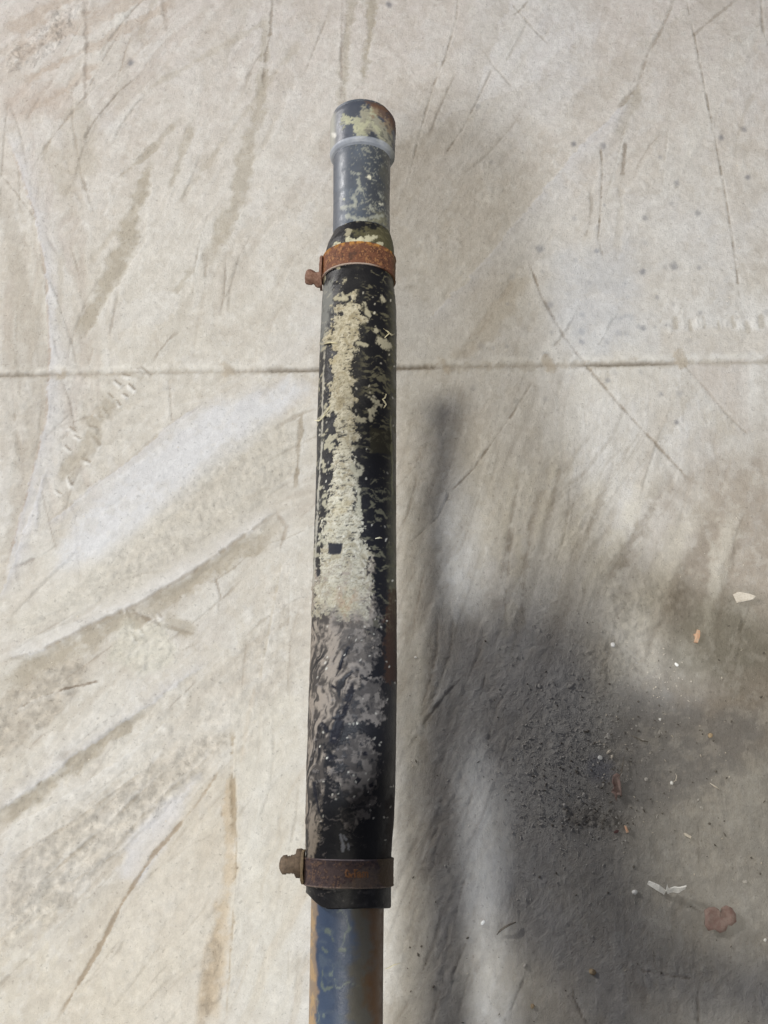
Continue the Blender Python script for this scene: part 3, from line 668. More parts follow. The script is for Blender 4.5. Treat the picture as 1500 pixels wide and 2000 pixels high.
# fine dry scrapes lower down
pt.mix(sm(.42, .6, nh*.6+n2*.6)*sm(1250, 1320, py)*sm(740, 650, px)*.5, alb(130, 124, 120, .85))
for q in (((665, 1632), (672, 1655)), ((680, 1648), (682, 1660)), ((668, 1650), (670, 1662)), ((676, 1640), (671, 1632))):
    pt.stroke(list(q), 3.5, alb(150, 152, 158, .85), .8, .05, fade=0, rag=.8)
# square bare window in the mud, and the little one at the edge
for q in ([(641, 1060), (650, 1061), (669, 1063), (667, 1072), (666, 1082), (655, 1083), (640, 1081), (643, 1070)], [(619, 1113), (628, 1112), (626, 1124), (619, 1127)]):
    mm = pt.poly(q, 1.0, 1.2, .8, None); pt.mix(mm, alb(36, 37, 44, .9), 1); pt.H = pt.H*(1-mm); pt.K = pt.K*(1-mm)
# moulding seams; the right one's highlight is put into its colour
pt.stroke([(634, 680), (631, 760), (629, 860), (622, 960), (618, 1050), (613, 1150)], 2.2, alb(176, 172, 160, .9), .85, .25, rag=1.3, fade=.03)
pt.stroke([(762, 800), (765, 900), (766, 980)], 2.4, alb(140, 138, 108, .85), .7, .2, rag=1.0)
# rust run on the shaded flank
pt.poly([(756, 1160), (778, 1150), (780, 1340), (755, 1330), (750, 1260)], 4, 7, 5, alb(84, 56, 38, .8), .5, .1, .8)
pt.poly([(756, 1560), (778, 1540), (776, 1690), (745, 1690)], 6, 6, 4, alb(60, 48, 38, .8), .4, .1, .6)
# clean rubber below the lower clamp, and the lip above the upper clamp
pt.mix(sm(.2, .5, n2+.3*n)*(py > 1735)*.12, alb(90, 90, 96, .85))
pt.poly([(690, 452), (770, 440), (772, 520), (748, 490)], 5, 8, 5, alb(120, 116, 84, .85), .5, .1, .7)
for x, y, r_ in ((655, 475, 7), (685, 472, 14), (700, 470, 10), (716, 466, 8), (742, 476, 6), (730, 462, 6), (690, 481, 12)):
    pt.stroke([(x, y), (x+6, y+1)], r_, alb(208, 206, 182, .88), .85, .2, fade=0, rag=1.1, k=.8)
for i in range(130):                                                   # tiny white chips in the dirt
    x = random.uniform(615, 772); y = random.uniform(560, 1600) if i % 3 else random.uniform(900, 1650)
    pt_w = random.uniform(1.2, 2.4)
    pt.stroke([(x, y), (x+random.uniform(-2, 2), y+random.uniform(0, 3))], pt_w, alb(214, 210, 196, .9), random.uniform(.4, .95), .12, fade=0, rag=.2)
finish('rubber_sleeve', S2, PH, RR, O, pt, rubber_mat, pole)

# --- hose clamps: band, lug, tightening screw
def clamp(y0, y1, cols, seedn, extra, lab):
    mid = (y0+y1)/2; s_hi, s_lo = s_of(y0), s_of(y1)
    rr0 = np.interp([s_lo, s_hi], st[:, 0], st[:, 1]); oo = np.interp([s_lo, s_hi], st[:, 0], st[:, 2])
    g_ = .0014; th = .0011; rin = rr0+g_-.0016
    t = np.array([[s_lo+.0006, rin[0], oo[0]], [s_lo, rin[0]+.0004, oo[0]], [s_lo, rin[0]+th+.0004, oo[0]], [s_lo+.0005, rin[0]+th+.0009, oo[0]], [s_lo+.0014, rin[0]+th+.0005, oo[0]],
                  [s_hi-.0014, rin[1]+th+.0005, oo[1]], [s_hi-.0005, rin[1]+th+.0009, oo[1]], [s_hi, rin[1]+th+.0004, oo[1]], [s_hi, rin[1]+.0004, oo[1]], [s_hi-.0006, rin[1], oo[1]]])
    S, PH, RR, O = tube_rows(t, .00035, 420)
    pt = start(S, PH, RR, O, cols[0])
    a_ = fbm(S*330, PH*.028*330, 4, seedn); b_ = fbm(S*900, PH*.028*900, 3, seedn+1); c_ = fbm(S*90, PH*2.6, 3, seedn+2)
    pt.mix(sm(-.05, .45, a_+.3*c_), cols[1], .8); pt.mix(sm(.18, .5, b_*.7+a_*.5), cols[2], .8); pt.mix(sm(.1, .5, -c_)*sm(0, .4, -a_), cols[3], .7)
    pt.H += .12*a_+.08*b_; pt.K += .4
    extra(pt, S, PH, s_lo, s_hi, a_, b_)
    bnd = finish('hose_clamp', S, PH, RR, O, pt, rust_mat, pole)
    bnd['label'] = lab
    return bnd, s_lo, s_hi, float(rr0.mean()), float(oo.mean())
def ex_top(pt, S, PH, lo, hi, a_, b_):
    e = sm(lo+.0013, lo+.0004, S)
    pt.mix(e*sm(.75, .2, PH), alb(206, 192, 184, .9), .8); pt.mix(sm(hi-.004, hi, S)*sm(0, .4, a_+.3), alb(206, 148, 66, .85), .7)
    pt.mix(sm(-.9, -1.5, PH)*.6, alb(170, 106, 66, .8))
    pt.mix(sm(1.0, 1.4, PH)*.55, alb(110, 84, 44, .85))
def ex_low(pt, S, PH, lo, hi, a_, b_):
    e = sm(lo+.0012, lo+.0003, S); pt.mix(e*(.6+.4*b_), alb(190, 172, 160, .9), .75)
    e = sm(hi-.0012, hi-.0003, S)*sm(-.9, -.4, PH)*sm(.8, .3, PH); pt.mix(e, alb(150, 142, 148, .85), .6)
    m_ = pt.poly([(700, 1700), (735, 1695), (750, 1712), (742, 1738), (690, 1745), (665, 1740)], 5, 8, 5, alb(120, 108, 98, .8), .55)
    pt.poly([(738, 1675), (770, 1670), (770, 1735), (745, 1735), (736, 1712), (742, 1695)], 2, 3, 2, alb(104, 88, 66, .8), .8, .1)
    # remains of stamped lettering
    def glyph(segs): 
        for q in segs: pt.stroke(q, 2.3, alb(150, 104, 66, .85), .8, .28, rag=.3, fade=0, soft=.3)
    x, y = 676, 1701
    glyph([[(x+5, y+1), (x+1, y-2), (x-1, y+4), (x+1, y+11), (x+6, y+12)], [(x+6, y+5), (x+10, y+9), (x+13, y+6)], [(x+11, y+12), (x+6, y+8)]])          # worn e-like mark
    glyph([[(x+17, y-2), (x+17, y+12)]]); glyph([[(x+16, y-2), (x+21, y-2)]])
    glyph([[(x+22, y+4), (x+26, y+2), (x+28, y+5), (x+28, y+12)], [(x+28, y+7), (x+23, y+8), (x+23, y+12), (x+28, y+12)]])
    glyph([[(x+32, y+12), (x+32, y+3), (x+35, y+2), (x+37, y+4), (x+37, y+11)], [(x+37, y+4), (x+40, y+2), (x+42, y+4), (x+42, y+12)]])
c_top = clamp(508, 551, (alb(122, 80, 60, .8), alb(92, 58, 46, .8), alb(176, 128, 88, .8), alb(66, 46, 40, .8)), 80, ex_top, 'bright orange rusty band at the upper end of the sleeve')
c_low = clamp(1674, 1729, (alb(92, 76, 76, .8), alb(66, 52, 56, .8), alb(124, 98, 82, .8), alb(62, 52, 58, .8)), 86, ex_low, 'dark purple brown rusty band at the lower end of the sleeve')

def frame_pt(s, out, off, h): # point beside the sleeve: s along, out = distance to the left of the axis, h towards the camera
    return A1+ua*s+ra*(off-out)+na*h
def lumpy(name, mat, parent, rings, seg=20, seed=0, amp=.0004, hexn=0):
    """rings: list of (centre, axis_a, axis_b, ra, rb)"""
    bm = bmesh.new(); rnd = random.Random(seed); prev = None; loops = []
    for c, a, b, r1, r2 in rings:
        lp = []
        for k in range(seg):
            an = 2*math.pi*k/seg; f = 1.0
            if hexn: q = (an % (2*math.pi/hexn))-math.pi/hexn; f = math.cos(math.pi/hexn)/math.cos(q)*1.06
            lp.append(bm.verts.new(c+a*math.cos(an)*r1*f+b*math.sin(an)*r2*f+Vector([rnd.uniform(-amp, amp) for _ in range(3)])))
        loops.append(lp)
    for l0, l1 in zip(loops, loops[1:]):
        for k in range(seg): bm.faces.new((l0[k], l0[(k+1) % seg], l1[(k+1) % seg], l1[k]))
    bm.faces.new(loops[0][::-1]); bm.faces.new(loops[-1])
    bmesh.ops.recalc_face_normals(bm, faces=bm.faces)
    me = bpy.data.meshes.new(name); bm.to_mesh(me); bm.free()
    for p in me.polygons: p.use_smooth = True
    o = link(name, me, mat, parent); return o
rust_a = simple_material('rust_red', lin((104, 70, 58))*.85, lin((150, 120, 106))*.85, .85, 420, 0, .7)
rust_b = simple_material('rust_olive', lin((84, 70, 56))*.8, lin((118, 100, 82))*.85, .8, 380, 0, .6)
steel_d = simple_material('dull_steel', lin((98, 84, 66))*.9, lin((140, 122, 96))*.9, .7, 420, 0, .6)
def hardware(cl, ys, lug_y, screw, mats, seed, tilt):
    bnd, lo, hi, r_, off = cl
    # lug plate standing along the axis at the sleeve's left side
    s0, s1 = s_of(lug_y[1]), s_of(lug_y[0]); o0 = r_+.0012
    bm = bmesh.new(); n_ = 9; rnd = random.Random(seed)
    vs_ = []
    for i in range(n_):
        t = i/(n_-1); s = s0+(s1-s0)*t; bulge = .0016*math.sin(t*math.pi)**.5
        hh = .0085*(.55+.45*math.sin(t*math.pi)**.6)
        q = []
        for (dx, dh) in ((0, -hh), (0, hh), (.0019, hh), (.0019, -hh)):
            q.append(bm.verts.new(frame_pt(s, o0-.0004+bulge*.4+dx+rnd.uniform(-.0002, .0002), off, dh+.002)))
        vs_.append(q)
    for a, b in zip(vs_, vs_[1:]):
        for k in range(4): bm.faces.new((a[k], a[(k+1) % 4], b[(k+1) % 4], b[k]))
    bm.faces.new(vs_[0][::-1]); bm.faces.new(vs_[-1]); bmesh.ops.recalc_face_normals(bm, faces=bm.faces)
    me = bpy.data.meshes.new('lug'); bm.to_mesh(me); bm.free(); lug = link('lug', me, mats[1], bnd)
    md = lug.modifiers.new('bevel', 'BEVEL'); md.width = .0004; md.segments = 2
    # screw: rings running outwards (left) from the lug
    d = (-ra+ua*tilt).normalized(); e1 = ua-d*ua.dot(d); e1.normalize(); e2 = d.cross(e1)
    base = frame_pt(s_of(ys), o0+.001, off, .003)
    rings = [(base+d*x+e1*dy, e1, e2, a, b) for x, dy, a, b in screw]
    return lug, rings
lug, rg = hardware(c_top, 551, (508, 566), [(-.001, 0, .0062, .005), (.0015, 0, .0066, .0055), (.0030, 0, .0060, .0050), (.0040, .0004, .0050, .0046), (.0052, .0008, .0048, .0044), (.0060, .001, .0058, .0052), (.0085, .0012, .0063, .0056), (.0105, .0012, .0060, .0052), (.0116, .0012, .0045, .0040), (.0120, .0012, .002, .002)], (rust_a, rust_a), 5, .12)
lumpy('screw', rust_a, c_top[0], rg, 24, 3, .00028, 6)
lug2, rg = hardware(c_low, 1690, (1660, 1727), [(-.001, .0012, .0072, .006), (.001, .0012, .0086, .0068), (.0042, .0010, .0084, .0066), (.0048, .0009, .0070, .0056)], (rust_b, steel_d), 8, .02)
lumpy('nut', rust_b, c_low[0], rg, 24, 6, .0002, 6)
_, rg = hardware(c_low, 1690, (1660, 1727), [(.0044, .0006, .0062, .0052)]+[(.0048+.0006*i, .0006-.0001*i, (.0064 if i % 2 else .0056)-.00008*i, .0052) for i in range(8)]+[(.0098, -.0001, .0050, .0046), (.0104, -.0001, .0060, .0052), (.0128, -.0002, .0058, .0050), (.0142, -.0003, .0042, .0040), (.0149, -.0003, .0020, .002)], (rust_b, steel_d), 8, .02)
bpy.data.objects.remove(_, do_unlink=True)
lumpy('screw', rust_b, c_low[0], rg, 24, 6, .00025, 0)

# dried fibres and a curled shaving stuck in the mud of the sleeve
fib_mat = simple_material('dry_fibre', lin((206, 196, 160))*.85, lin((226, 220, 190))*.85, .85)
def onsleeve(pxx, pyy, lift=.0004):
    best = None
    for k in range(80):
        ph = -1.45+2.9*k/79
        for ds in (0,):
            lo, hi = -.3, 1.0
            for _ in range(24):
                m_ = (lo+hi)/2; r_ = float(np.interp(m_, st[:, 0], st[:, 1]))+lift; o_ = float(np.interp(m_, st[:, 0], st[:, 2]))
                q = A1+ua*m_+ra*o_+(na*math.cos(ph)+ra*math.sin(ph))*r_
                y = proj(q.x, q.y, q.z)[1]
                if y > pyy: lo = m_
                else: hi = m_
            x = float(proj(q.x, q.y, q.z)[0])
            if best is None or abs(x-pxx) < best[0]: best = (abs(x-pxx), q.copy())
    return best[1]
def tube_curve(name, pts, rad, mat, parent=None, seg=6):
    bm = bmesh.new(); prev = None; n_ = len(pts)
    for i, p in enumerate(pts):
        t = (pts[min(i+1, n_-1)]-pts[max(i-1, 0)]).normalized(); a = t.orthogonal().normalized(); b = t.cross(a)
        rr_ = rad*(.5 if i in (0, n_-1) else 1)
        lp = [bm.verts.new(p+(a*math.cos(2*math.pi*k/seg)+b*math.sin(2*math.pi*k/seg))*rr_) for k in range(seg)]
        if prev:
            for k in range(seg): bm.faces.new((prev[k], prev[(k+1) % seg], lp[(k+1) % seg], lp[k]))
        else: bm.faces.new(lp[::-1])
        prev = lp
    bm.faces.new(prev); bmesh.ops.recalc_face_normals(bm, faces=bm.faces)
    me = bpy.data.meshes.new(name); bm.to_mesh(me); bm.free()
    for p in me.polygons: p.use_smooth = True
    return link(name, me, mat, parent)
for q in ([(645, 790), (640, 800), (632, 812), (624, 822)], [(748, 768), (755, 770), (753, 777), (748, 780), (752, 786), (755, 790), (750, 797)], [(632, 672), (640, 670), (650, 669), (658, 671)], [(750, 642), (757, 648), (764, 655), (770, 652)],
          [(752, 660), (760, 652), (768, 650)], [(732, 1052), (740, 1050), (746, 1051)]):
    P_ = [onsleeve(x, y, .0012) for x, y in q]
    o = tube_curve('dried_fibre', P_, .0006, fib_mat, pole)
left_tip = onsleeve(624, 822, .001)+ra*-.0035+Vector((0, 0, .001))
tube_curve('dried_fibre', [onsleeve(630, 815, .0012), onsleeve(623, 822, .0015), left_tip], .0005, fib_mat, pole)

# ------------------------------------------------------------------ things lying on the floor
def chip(name, pts, z0, th, mat, label, cat, bend=0, seed=0, group=None, sub=None):
    """flat irregular piece traced on the floor, with thickness; bend lifts its edges"""
    rnd = random.Random(seed); P_ = [at(x, y) for x, y in pts]; c = sum(P_, Vector())/len(P_)
    bm = bmesh.new(); rings = []
    for lvl, f in ((0, .92), (.5, 1.0), (1, .9)):
        rings.append([bm.verts.new(Vector(((p.x-c.x)*f, (p.y-c.y)*f, z0+th*lvl+bend*((p-c).length/.03)**2+rnd.uniform(-1, 1)*th*.15))) for p in P_])
    n_ = len(P_)
    for a, b in zip(rings, rings[1:]):
        for k in range(n_): bm.faces.new((a[k], a[(k+1) % n_], b[(k+1) % n_], b[k]))
    t = bm.verts.new(Vector((0, 0, z0+th+rnd.uniform(0, .3)*th))); u_ = bm.verts.new(Vector((0, 0, z0)))
    for k in range(n_):
        bm.faces.new((rings[-1][k], rings[-1][(k+1) % n_], t)); bm.faces.new((rings[0][(k+1) % n_], rings[0][k], u_))
    bmesh.ops.recalc_face_normals(bm, faces=bm.faces)
    me = bpy.data.meshes.new(name); bm.to_mesh(me); bm.free()
    o = link(name, me, mat); o.location = (c.x, c.y, 0); tag(o, label, cat, group); return o
def floor_z(p):
    u_ = (p.x-jc.x)*math.cos(jang)+(p.y-jc.y)*math.sin(jang); v_ = -(p.x-jc.x)*math.sin(jang)+(p.y-jc.y)*math.cos(jang)
    i = int(np.clip(np.searchsorted(SY, v_), 0, len(SY)-1)); k = int(np.clip(np.searchsorted(SX, u_), 0, len(SX)-1)); return float(Z[i, k])
def rock_mesh(r, seed, sq=(1, .8, .6), sub=2, amp=.28):
    bm = bmesh.new(); bmesh.ops.create_icosphere(bm, subdivisions=sub, radius=1); rnd = random.Random(seed)
    pl = [(Vector((rnd.gauss(0, 1), rnd.gauss(0, 1), rnd.gauss(0, 1))).normalized(), rnd.uniform(.55, .9)) for _ in range(7)]
    for v in bm.verts:
        for n_, d in pl:
            q = v.co.dot(n_)
            if q > d: v.co -= n_*(q-d)
        v.co *= 1+rnd.uniform(-.06, .06); v.co = Vector((v.co.x*sq[0], v.co.y*sq[1], v.co.z*sq[2]))*r
    me = bpy.data.meshes.new('rock'); bm.to_mesh(me); bm.free(); return me
white = simple_material('white_chip', lin((240, 240, 236))*.98, lin((222, 220, 214))*.95, .7, 500)
grey_peb = simple_material('grey_pebble', lin((192, 188, 182))*.9, lin((164, 160, 152))*.85, .85, 400)
tan_peb = simple_material('tan_stone', lin((196, 176, 146))*.9, lin((150, 128, 96))*.85, .85, 400)
woodm = simple_material('pale_wood', lin((232, 176, 140))*.9, lin((216, 196, 172))*.9, .75, 300)
leafm = simple_material('brown_leaf', lin((140, 112, 104))*.8, lin((150, 132, 124))*.85, .8, 180)
twigm = simple_material('dark_twig', lin((96, 88, 80))*.8, lin((150, 142, 128))*.8, .85, 400)
redm = simple_material('red_chip', lin((112, 84, 80))*.8, lin((100, 74, 72))*.8, .85, 400)
blackm = simple_material('dark_grit', lin((86, 82, 76))*.8, lin((120, 114, 104))*.8, .9, 300)
mulch = simple_material('plaster_chip', lin((214, 206, 192))*.9, lin((190, 180, 164))*.9, .85, 300)

def pebble(px_, py_, rpx, mat, label, seed, cat='pebble', sq=(1, .8, .6), group=None):
    p = at(px_, py_); r = rpx*1.42/2000
    me = rock_mesh(r, seed, sq); me.name = 'pebble'; o = link('pebble', me, mat); o.location = (p.x, p.y, floor_z(p)+r*sq[2]*.45)
    o.rotation_euler = (0, 0, random.uniform(0, 6.28)); tag(o, label, cat, group); return o
pebble(943, 1802, 5.5, white, 'small bright white pebble alone just left of the dark twig', 1)
pebble(1239, 1742, 6.5, white, 'small white crumb just left of the folded white scrap', 2)
pebble(1197, 1215+45, 6, white, 'pointed white pebble beside the pale streak of dust, above the gritty patch', 3, sq=(.8, 1.1, .6))
pebble(1321, 1298, 5, white, 'little white crumb below the orange wood chip', 4)
pebble(1172, 1480, 6.2, white, 'round white pebble touching the grey gritty patch above the leaf scrap', 5)
pebble(1189, 1468, 5, mulch, 'cream crumb above and right of the round white pebble', 6, sq=(.7, 1.3, .6))
pebble(1195, 1478, 4.5, mulch, 'cream crumb lying against the round white pebble on its right side', 7)
pebble(1113, 1341, 6, grey_peb, 'pale grey pebble at the upper end of the gritty patch', 8)
pebble(1188, 1438, 7, grey_peb, 'flat grey pebble beside a thin sliver in the dark patch', 9, sq=(.8, 1.2, .5))
pebble(1387, 1436, 6.5, tan_peb, 'tan stone in the darkest patch at the right', 10)
pebble(1289, 1405, 4, white, 'white crumb with a dark shadow at the top of the dark patch', 11)
pebble(1455, 1722, 5.5, grey_peb, 'whitish grey pebble above and right of the round brown leaf', 12)
pebble(1494, 1836, 4, white, 'white crumb at the right edge below the brown leaf', 13)
pebble(1157, 1898, 7.5, tan_peb, 'tan flat stone at the edge of the brown shadow by the bottom', 14, sq=(1, .8, .5))
pebble(1040, 1965, 5, tan_peb, 'small tan stone lowest of all near the bottom edge', 15)
pebble(1025, 1886, 5.5, grey_peb, 'pale half buried pebble left of the brown shadow', 16, sq=(1, .8, .5))
pebble(1262, 1522, 4.5, grey_peb, 'tiny grey pebble between the leaf scrap and the straw', 17)
pebble(1140, 1553, 5, grey_peb, 'grey crumb among dark grit left of the leaf scrap', 18)
pebble(1103, 1573, 5, grey_peb, 'grey crumb at the left end of the dark grit', 19)
pebble(1312, 1530, 4.5, white, 'tiny white crumb in the middle of the dark patch', 20)
pebble(1370, 1578, 4, grey_peb, 'grey crumb below the straw in the dark patch', 21)
pebble(1053, 1340, 4.5, grey_peb, 'dull crumb left of the pale grey pebble', 22)
pebble(812, 1284, 3.5, white, 'tiny white speck close to the sleeve', 23)

chip('plaster_chip', [(1430, 1162), (1440, 1156), (1462, 1160), (1476, 1165), (1470, 1172), (1452, 1176), (1438, 1179), (1434, 1170)], .001, .003, mulch, 'cream flake of plaster in the brown shade at the right edge', 'flake', .0005, 3)
chip('wood_chip', [(1360, 1230), (1366, 1232), (1366, 1244), (1362, 1257), (1354, 1256), (1356, 1247), (1353, 1240), (1358, 1238)], .0015, .0035, woodm, 'orange pink splinter of wood lying above the dark patch', 'wood chip', .001, 4)
chip('red_chip', [(1198, 1624), (1204, 1620), (1209, 1622), (1206, 1627), (1199, 1628)], .0005, .0015, redm, 'dark red flat chip beside a pale splinter', 'chip', 0, 5)
chip('splinter', [(1218, 1612), (1222, 1613), (1228, 1626), (1223, 1627)], .001, .003, woodm, 'pale pink splinter right of the dark red chip', 'splinter', 0, 6)
chip('straw_piece', [(1334, 1627), (1338, 1627), (1350, 1634), (1348, 1639), (1336, 1632)], .001, .003, mulch, 'short pale stub of straw below the dark patch', 'straw', 0, 7)
def lying(name, pts, rad, mat, label, cat, zz=.002):
    return tag(tube_curve(name, [at(x, y)+Vector((0, 0, floor_z(at(x, y))+zz+dz)) for x, y, dz in pts], rad, mat), label, cat)
lying('twig', [(970, 1826, 0), (976, 1818, .002), (985, 1811, .0035), (996, 1805, .004), (1007, 1801, .002)], .0013, twigm, 'thin dark curved twig right of the bright white pebble', 'twig')
lying('straw_piece', [(1386, 1530, 0), (1396, 1537, .001), (1404, 1542, 0)], .0012, mulch, 'thin straight straw lying in the dark patch at the right', 'straw')
lying('curled_fibre', [(1312, 1530, 0), (1319, 1524, .001), (1321, 1516, .001), (1319, 1511, 0)], .0006, mulch, 'hooked pale fibre on the dark patch between pebbles', 'fibre', .001)
lying('thread', [(752, 1893, 0), (762, 1889, .002), (770, 1884, .002), (782, 1881, .001)], .0005, fib_mat, 'thin pale thread beside the pipe near the bottom', 'thread', .001)
lying('dark_twig', [(1232, 1436, 0), (1242, 1441, .001), (1254, 1447, .001), (1266, 1449, 0)], .0008, twigm, 'short dark sliver above the leaf scrap', 'twig', .001)
# folded scrap of white foil: bent, with a long arm and a crumpled end
def scrap():
    bm = bmesh.new(); rnd = random.Random(4)
    A = [(1263, 1727, .002), (1272, 1734, .006), (1283, 1741, .007), (1296, 1748, .003), (1297, 1740, .010), (1302, 1746, .005), (1312, 1743, .004), (1322, 1745, .007), (1334, 1737, .010)]
    W = [6, 9, 11, 8, 12, 9, 10, 11, 6]
    prev = None
    for (x, y, z), w_ in zip(A, W):
        p0 = at(x, y)+Vector((0, 0, z)); p1 = at(x+1, y-w_)+Vector((0, 0, z+.004+rnd.uniform(0, .003)))
        cur = [bm.verts.new(p0), bm.verts.new(p1)]
        if prev: bm.faces.new((prev[0], cur[0], cur[1], prev[1]))
        prev = cur
    me = bpy.data.meshes.new('white_scrap'); bm.to_mesh(me); bm.free()
    o = link('white_scrap', me, white); m_ = o.modifiers.new('thick', 'SOLIDIFY'); m_.thickness = .0022; s_ = o.modifiers.new('b', 'BEVEL'); s_.width = .0004
    o.data.materials.clear(); o.data.materials.append(white)
    tag(o, 'bent and crumpled white scrap casting an olive shadow', 'scrap')
scrap()
# round brown leaf lying flat
def leaf(cx, cy, pts, label, name, seed, lift=.004, stem=None):
    bm = bmesh.new(); c = at(cx, cy); P_ = [at(x, y)-c for x, y in pts]; rnd = random.Random(seed); n_ = len(P_)
    ctr = bm.verts.new((0, 0, .0015)); rings = []
    for f in (.33, .66, 1):
        rings.append([bm.verts.new((p.x*f, p.y*f, .0012+lift*f*f*(.3+.7*abs(math.sin(i*1.3+seed)))+rnd.uniform(0, .0006))) for i, p in enumerate(P_)])
    for k in range(n_):
        bm.faces.new((ctr, rings[0][k], rings[0][(k+1) % n_]))
        for a, b in zip(rings, rings[1:]): bm.faces.new((a[k], b[k], b[(k+1) % n_], a[(k+1) % n_]))
    bmesh.ops.recalc_face_normals(bm, faces=bm.faces)
    me = bpy.data.meshes.new(name); bm.to_mesh(me); bm.free()
    for p in me.polygons: p.use_smooth = True
    o = link(name, me, leafm); o.location = (c.x, c.y, 0); m_ = o.modifiers.new('thick', 'SOLIDIFY'); m_.thickness = .0005; m_.offset = 1
    tag(o, label, 'leaf'); return o
leaf(1405, 1795, [(1374, 1778), (1382, 1772), (1394, 1771), (1402, 1776), (1406, 1784), (1408, 1773), (1416, 1768), (1428, 1773), (1435, 1785), (1436, 1800), (1428, 1808), (1420, 1806), (1416, 1818), (1404, 1822), (1394, 1815), (1382, 1818), (1374, 1806), (1376, 1793)],
     'round reddish brown leaf lying flat at the lower right', 'dry_leaf', 3)
l2 = leaf(1203, 1532, [(1196, 1515), (1202, 1511), (1210, 1514), (1208, 1522), (1210, 1532), (1213, 1545), (1212, 1556), (1205, 1552), (1202, 1566), (1198, 1552), (1192, 1547), (1198, 1540), (1194, 1528)],
          'small curled reddish leaf scrap with a thin stalk in the grit', 'leaf_scrap', 6, .006)
stm = tube_curve('stalk', [at(x, y)-l2.location+Vector((0, 0, z)) for x, y, z in ((1206, 1522, .004), (1212, 1510, .005), (1215, 1495, .004), (1218, 1478, .002))], .0008, twigm, l2)

# loose grit: one mesh of tiny crumbs
def grit(n_, pos, rmin, rmax, mat, name, label, seed):
    rnd = random.Random(seed); V_ = []; F_ = []
    base = [Vector(v) for v in ((1, 0, 0), (-1, 0, 0), (0, 1, 0), (0, -1, 0), (0, 0, 1), (0, 0, -1))]
    tri = ((0, 2, 4), (2, 1, 4), (1, 3, 4), (3, 0, 4), (2, 0, 5), (1, 2, 5), (3, 1, 5), (0, 3, 5))
    for _ in range(n_):
        x, y = pos(rnd); p = at(x, y); r = rmin+(rmax-rmin)*rnd.random()**3; k = len(V_); an = rnd.uniform(0, 6.28); ca, sa = math.cos(an), math.sin(an); el = rnd.uniform(.5, 1.6)
        z = floor_z(p)+r*.3
        for b in base:
            q = Vector((b.x*el, b.y/el, b.z*.7))*r*rnd.uniform(.7, 1.15); V_.append((p.x+q.x*ca-q.y*sa, p.y+q.x*sa+q.y*ca, z+q.z))
        F_ += [tuple(k+i for i in t) for t in tri]
    me = bpy.data.meshes.new(name); me.from_pydata(V_, [], F_); me.update()
    return tag(link(name, me, mat), label, 'grit', None, 'stuff')
def pos_dark(r):
    q = r.random()
    if q < .35: return r.gauss(1130, 55), r.gauss(1530, 70)
    if q < .5: return r.gauss(1170, 45), r.gauss(1600, 14)
    if q < .8: return r.gauss(1230, 120), r.gauss(1450, 110)
    return r.uniform(790, 1500), r.uniform(1250, 2000)
def pos_light(r):
    q = r.random()
    if q < .3: return r.gauss(1290, 30), r.gauss(1320, 45)
    if q < .7: return r.gauss(1290, 110), r.gauss(1470, 90)
    return r.uniform(790, 1500), r.uniform(900, 2000)
grit(520, pos_dark, .0006, .0026, blackm, 'dark_grit', 'dark grit scattered over the dirty right side of the floor', 1)
grit(300, pos_light, .0004, .0017, mulch, 'pale_grit', 'pale crumbs scattered over the dirty right side of the floor', 2)
grit(1300, lambda r: (r.gauss(1090, 85), r.gauss(1470, 130)), .0007, .0022, grey_peb, 'grey_grit', 'grey crumbs of the gritty patch beside the dark area', 3)
grit(900, lambda r: (r.uniform(0, 620), r.uniform(-20, 2000)) if r.random() < .7 else (r.uniform(780, 1500), r.uniform(-20, 1200)), .0003, .0014, mulch, 'cream_grit', 'cream crumbs on the swept left side of the floor', 4)

# ------------------------------------------------------------------ the photographer, just outside the picture: holds the phone and the pipe's near end
phone = bpy.data.meshes.new('phone'); bm = bmesh.new(); bmesh.ops.create_cube(bm, size=1)
bmesh.ops.scale(bm, vec=(.078, .160, .008), verts=bm.verts); bmesh.ops.bevel(bm, geom=bm.edges[:], offset=.003, segments=3, affect='EDGES')
bm.to_mesh(phone); bm.free()
phone_mat = simple_material('phone_glass', (.02, .02, .025), (.03, .03, .035), .2, 50)
po = link('smartphone', phone, phone_mat); po.matrix_world = Matrix.Translation((0, 0, CAM_Z)) @ Matrix.Rotation(R(PITCH), 4, 'X') @ Matrix.Translation((.022, -.058, .0065))
tag(po, 'dark smartphone in the photographer\'s raised hand, behind the view', 'phone')
def skin_body():
    J = {}; E = []; Rr = []
    def j(n_, x, y, z, r): J[n_] = len(Rr); Rr.append((x, y, z, r))
    def e(*ns):
        for a, b in zip(ns, ns[1:]): E.append((J[a], J[b]))
    for q in BODY: j(*q)
    for c in CHAINS: e(*c)
    me = bpy.data.meshes.new('person'); me.from_pydata([q[:3] for q in Rr], E, []); me.update()
    o = bpy.data.objects.new('person', me); C.objects.link(o)
    m_ = o.modifiers.new('skin', 'SKIN'); m_.use_smooth_shade = True
    for i, q in enumerate(Rr):
        v = me.skin_vertices[0].data[i]; v.radius = (q[3], q[3]*(.8 if q[3] > .12 else 1)); v.use_root = (i == 0)
    s_ = o.modifiers.new('sub', 'SUBSURF'); s_.levels = 2; s_.render_levels = 2
    return o
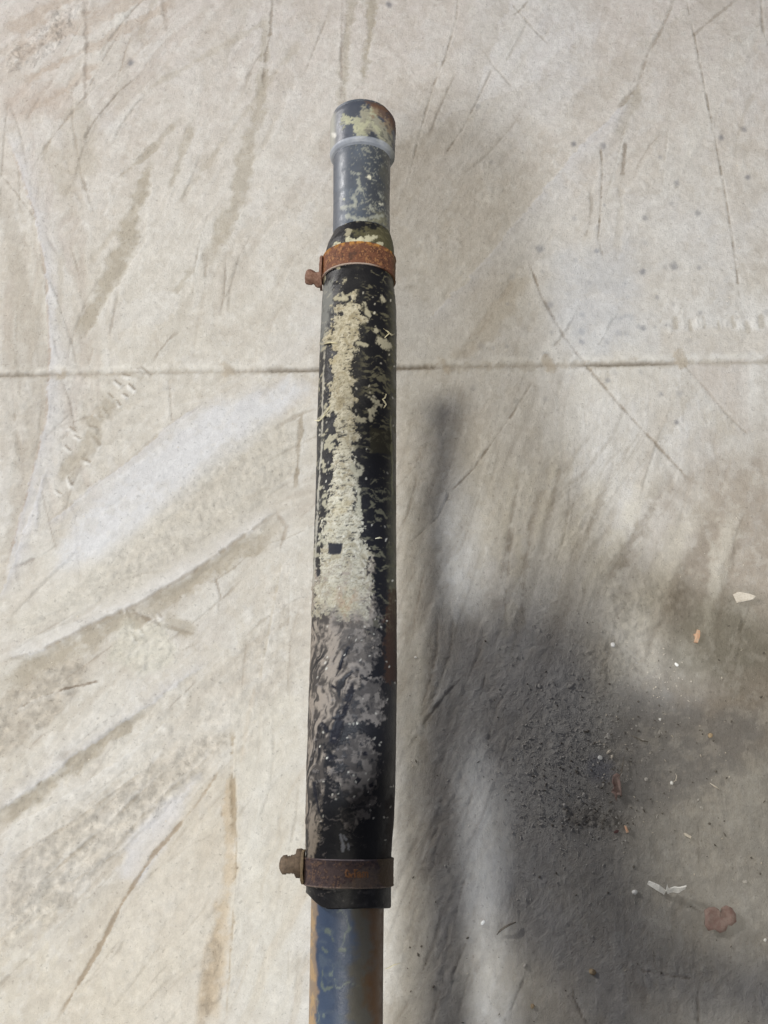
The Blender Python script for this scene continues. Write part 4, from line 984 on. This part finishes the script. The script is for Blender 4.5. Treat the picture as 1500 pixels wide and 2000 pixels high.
BODY = [('pelvis', .17, -.76, .97, .14), ('spine', .15, -.62, 1.17, .13), ('chest', .13, -.40, 1.38, .13), ('neck0', .04, -.24, 1.56, .06), ('neck', .0, -.12, 1.65, .055),
        ('head0', -.08, .0, 1.73, .10), ('head1', -.095, .10, 1.81, .11), ('head2', -.08, .20, 1.88, .08),
        ('shR', .29, -.26, 1.47, .062), ('elR', .30, -.15, 1.25, .05), ('wrR', .10, -.09, 1.41, .026), ('paR', .062, -.062, 1.462, .028),
        ('shL', -.05, -.22, 1.52, .06), ('elL', -.06, -.15, 1.19, .045), ('wrL', .0, -.3, .95, .03), ('paL', .005, -.42, .83, .030),
        ('hipA', .08, -.80, .90, .095), ('knA', .10, -.78, .50, .062), ('anA', .10, -.86, .09, .042), ('toA', .08, -.72, .04, .036),
        ('hipB', .27, -.80, .90, .095), ('knB', .32, -.78, .50, .062), ('anB', .36, -.86, .09, .042), ('toB', .40, -.72, .04, .036)]
CHAINS = [('pelvis', 'spine', 'chest', 'neck0', 'neck', 'head0', 'head1', 'head2'), ('chest', 'shR', 'elR', 'wrR', 'paR'), ('chest', 'shL', 'elL', 'wrL', 'paL'),
          ('pelvis', 'hipA', 'knA', 'anA', 'toA'), ('pelvis', 'hipB', 'knB', 'anB', 'toB')]
def finger(n_, par, pts, r0):
    names = [par]
    for i, p in enumerate(pts):
        nm = n_+str(i); BODY.append((nm, p[0], p[1], p[2], r0*(1-.12*i))); names.append(nm)
    CHAINS.append(tuple(names))
for k in range(4):                                   # right hand: fingers behind the phone's right edge
    y = -.045-.024*k; L_ = (1.0, 1.06, 1.0, .82)[k]; z = 1.475+.36*(y+.05)
    finger('fR%d' % k, 'paR', [(.066, y, z+.028), (.045*1, y+.002, z+.040), (.062-.038*L_, y+.004, z+.040)], .0085)
finger('tR', 'paR', [(.074, -.035, 1.468), (.067, -.012, 1.482), (.055, .002, 1.492)], .0095)
pz = A1+ua*(-.40)
for k in range(4):                                   # left hand: fingers curled round the pipe
    s = -.33-.024*k; c = A1+ua*s; rp = .034
    pts_ = [c+(na*math.cos(a)+ra*math.sin(a))*rp for a in (-.2, -1.1, -2.1, -2.9)]
    finger('fL%d' % k, 'paL', [tuple(p) for p in pts_], .0088)
c = A1+ua*(-.33); finger('tL', 'paL', [tuple(c+(na*math.cos(a)+ra*math.sin(a))*.034) for a in (.9, 1.6, 2.2)], .0098)
q = A1+ua*(-.365)+(na*.9+ra*.45)*.058
BODY[15] = ('paL', q.x, q.y, q.z, .028); BODY[14] = ('wrL', q.x-.0, q.y+.03, q.z+.07, .027)
body = skin_body()
cloth = simple_material('dark_work_clothes', (.035, .04, .055), (.05, .055, .07), .95, 60)
body.data.materials.append(cloth)
tag(body, 'photographer in dark work clothes leaning over, seen only by the shadow on the right', 'person')
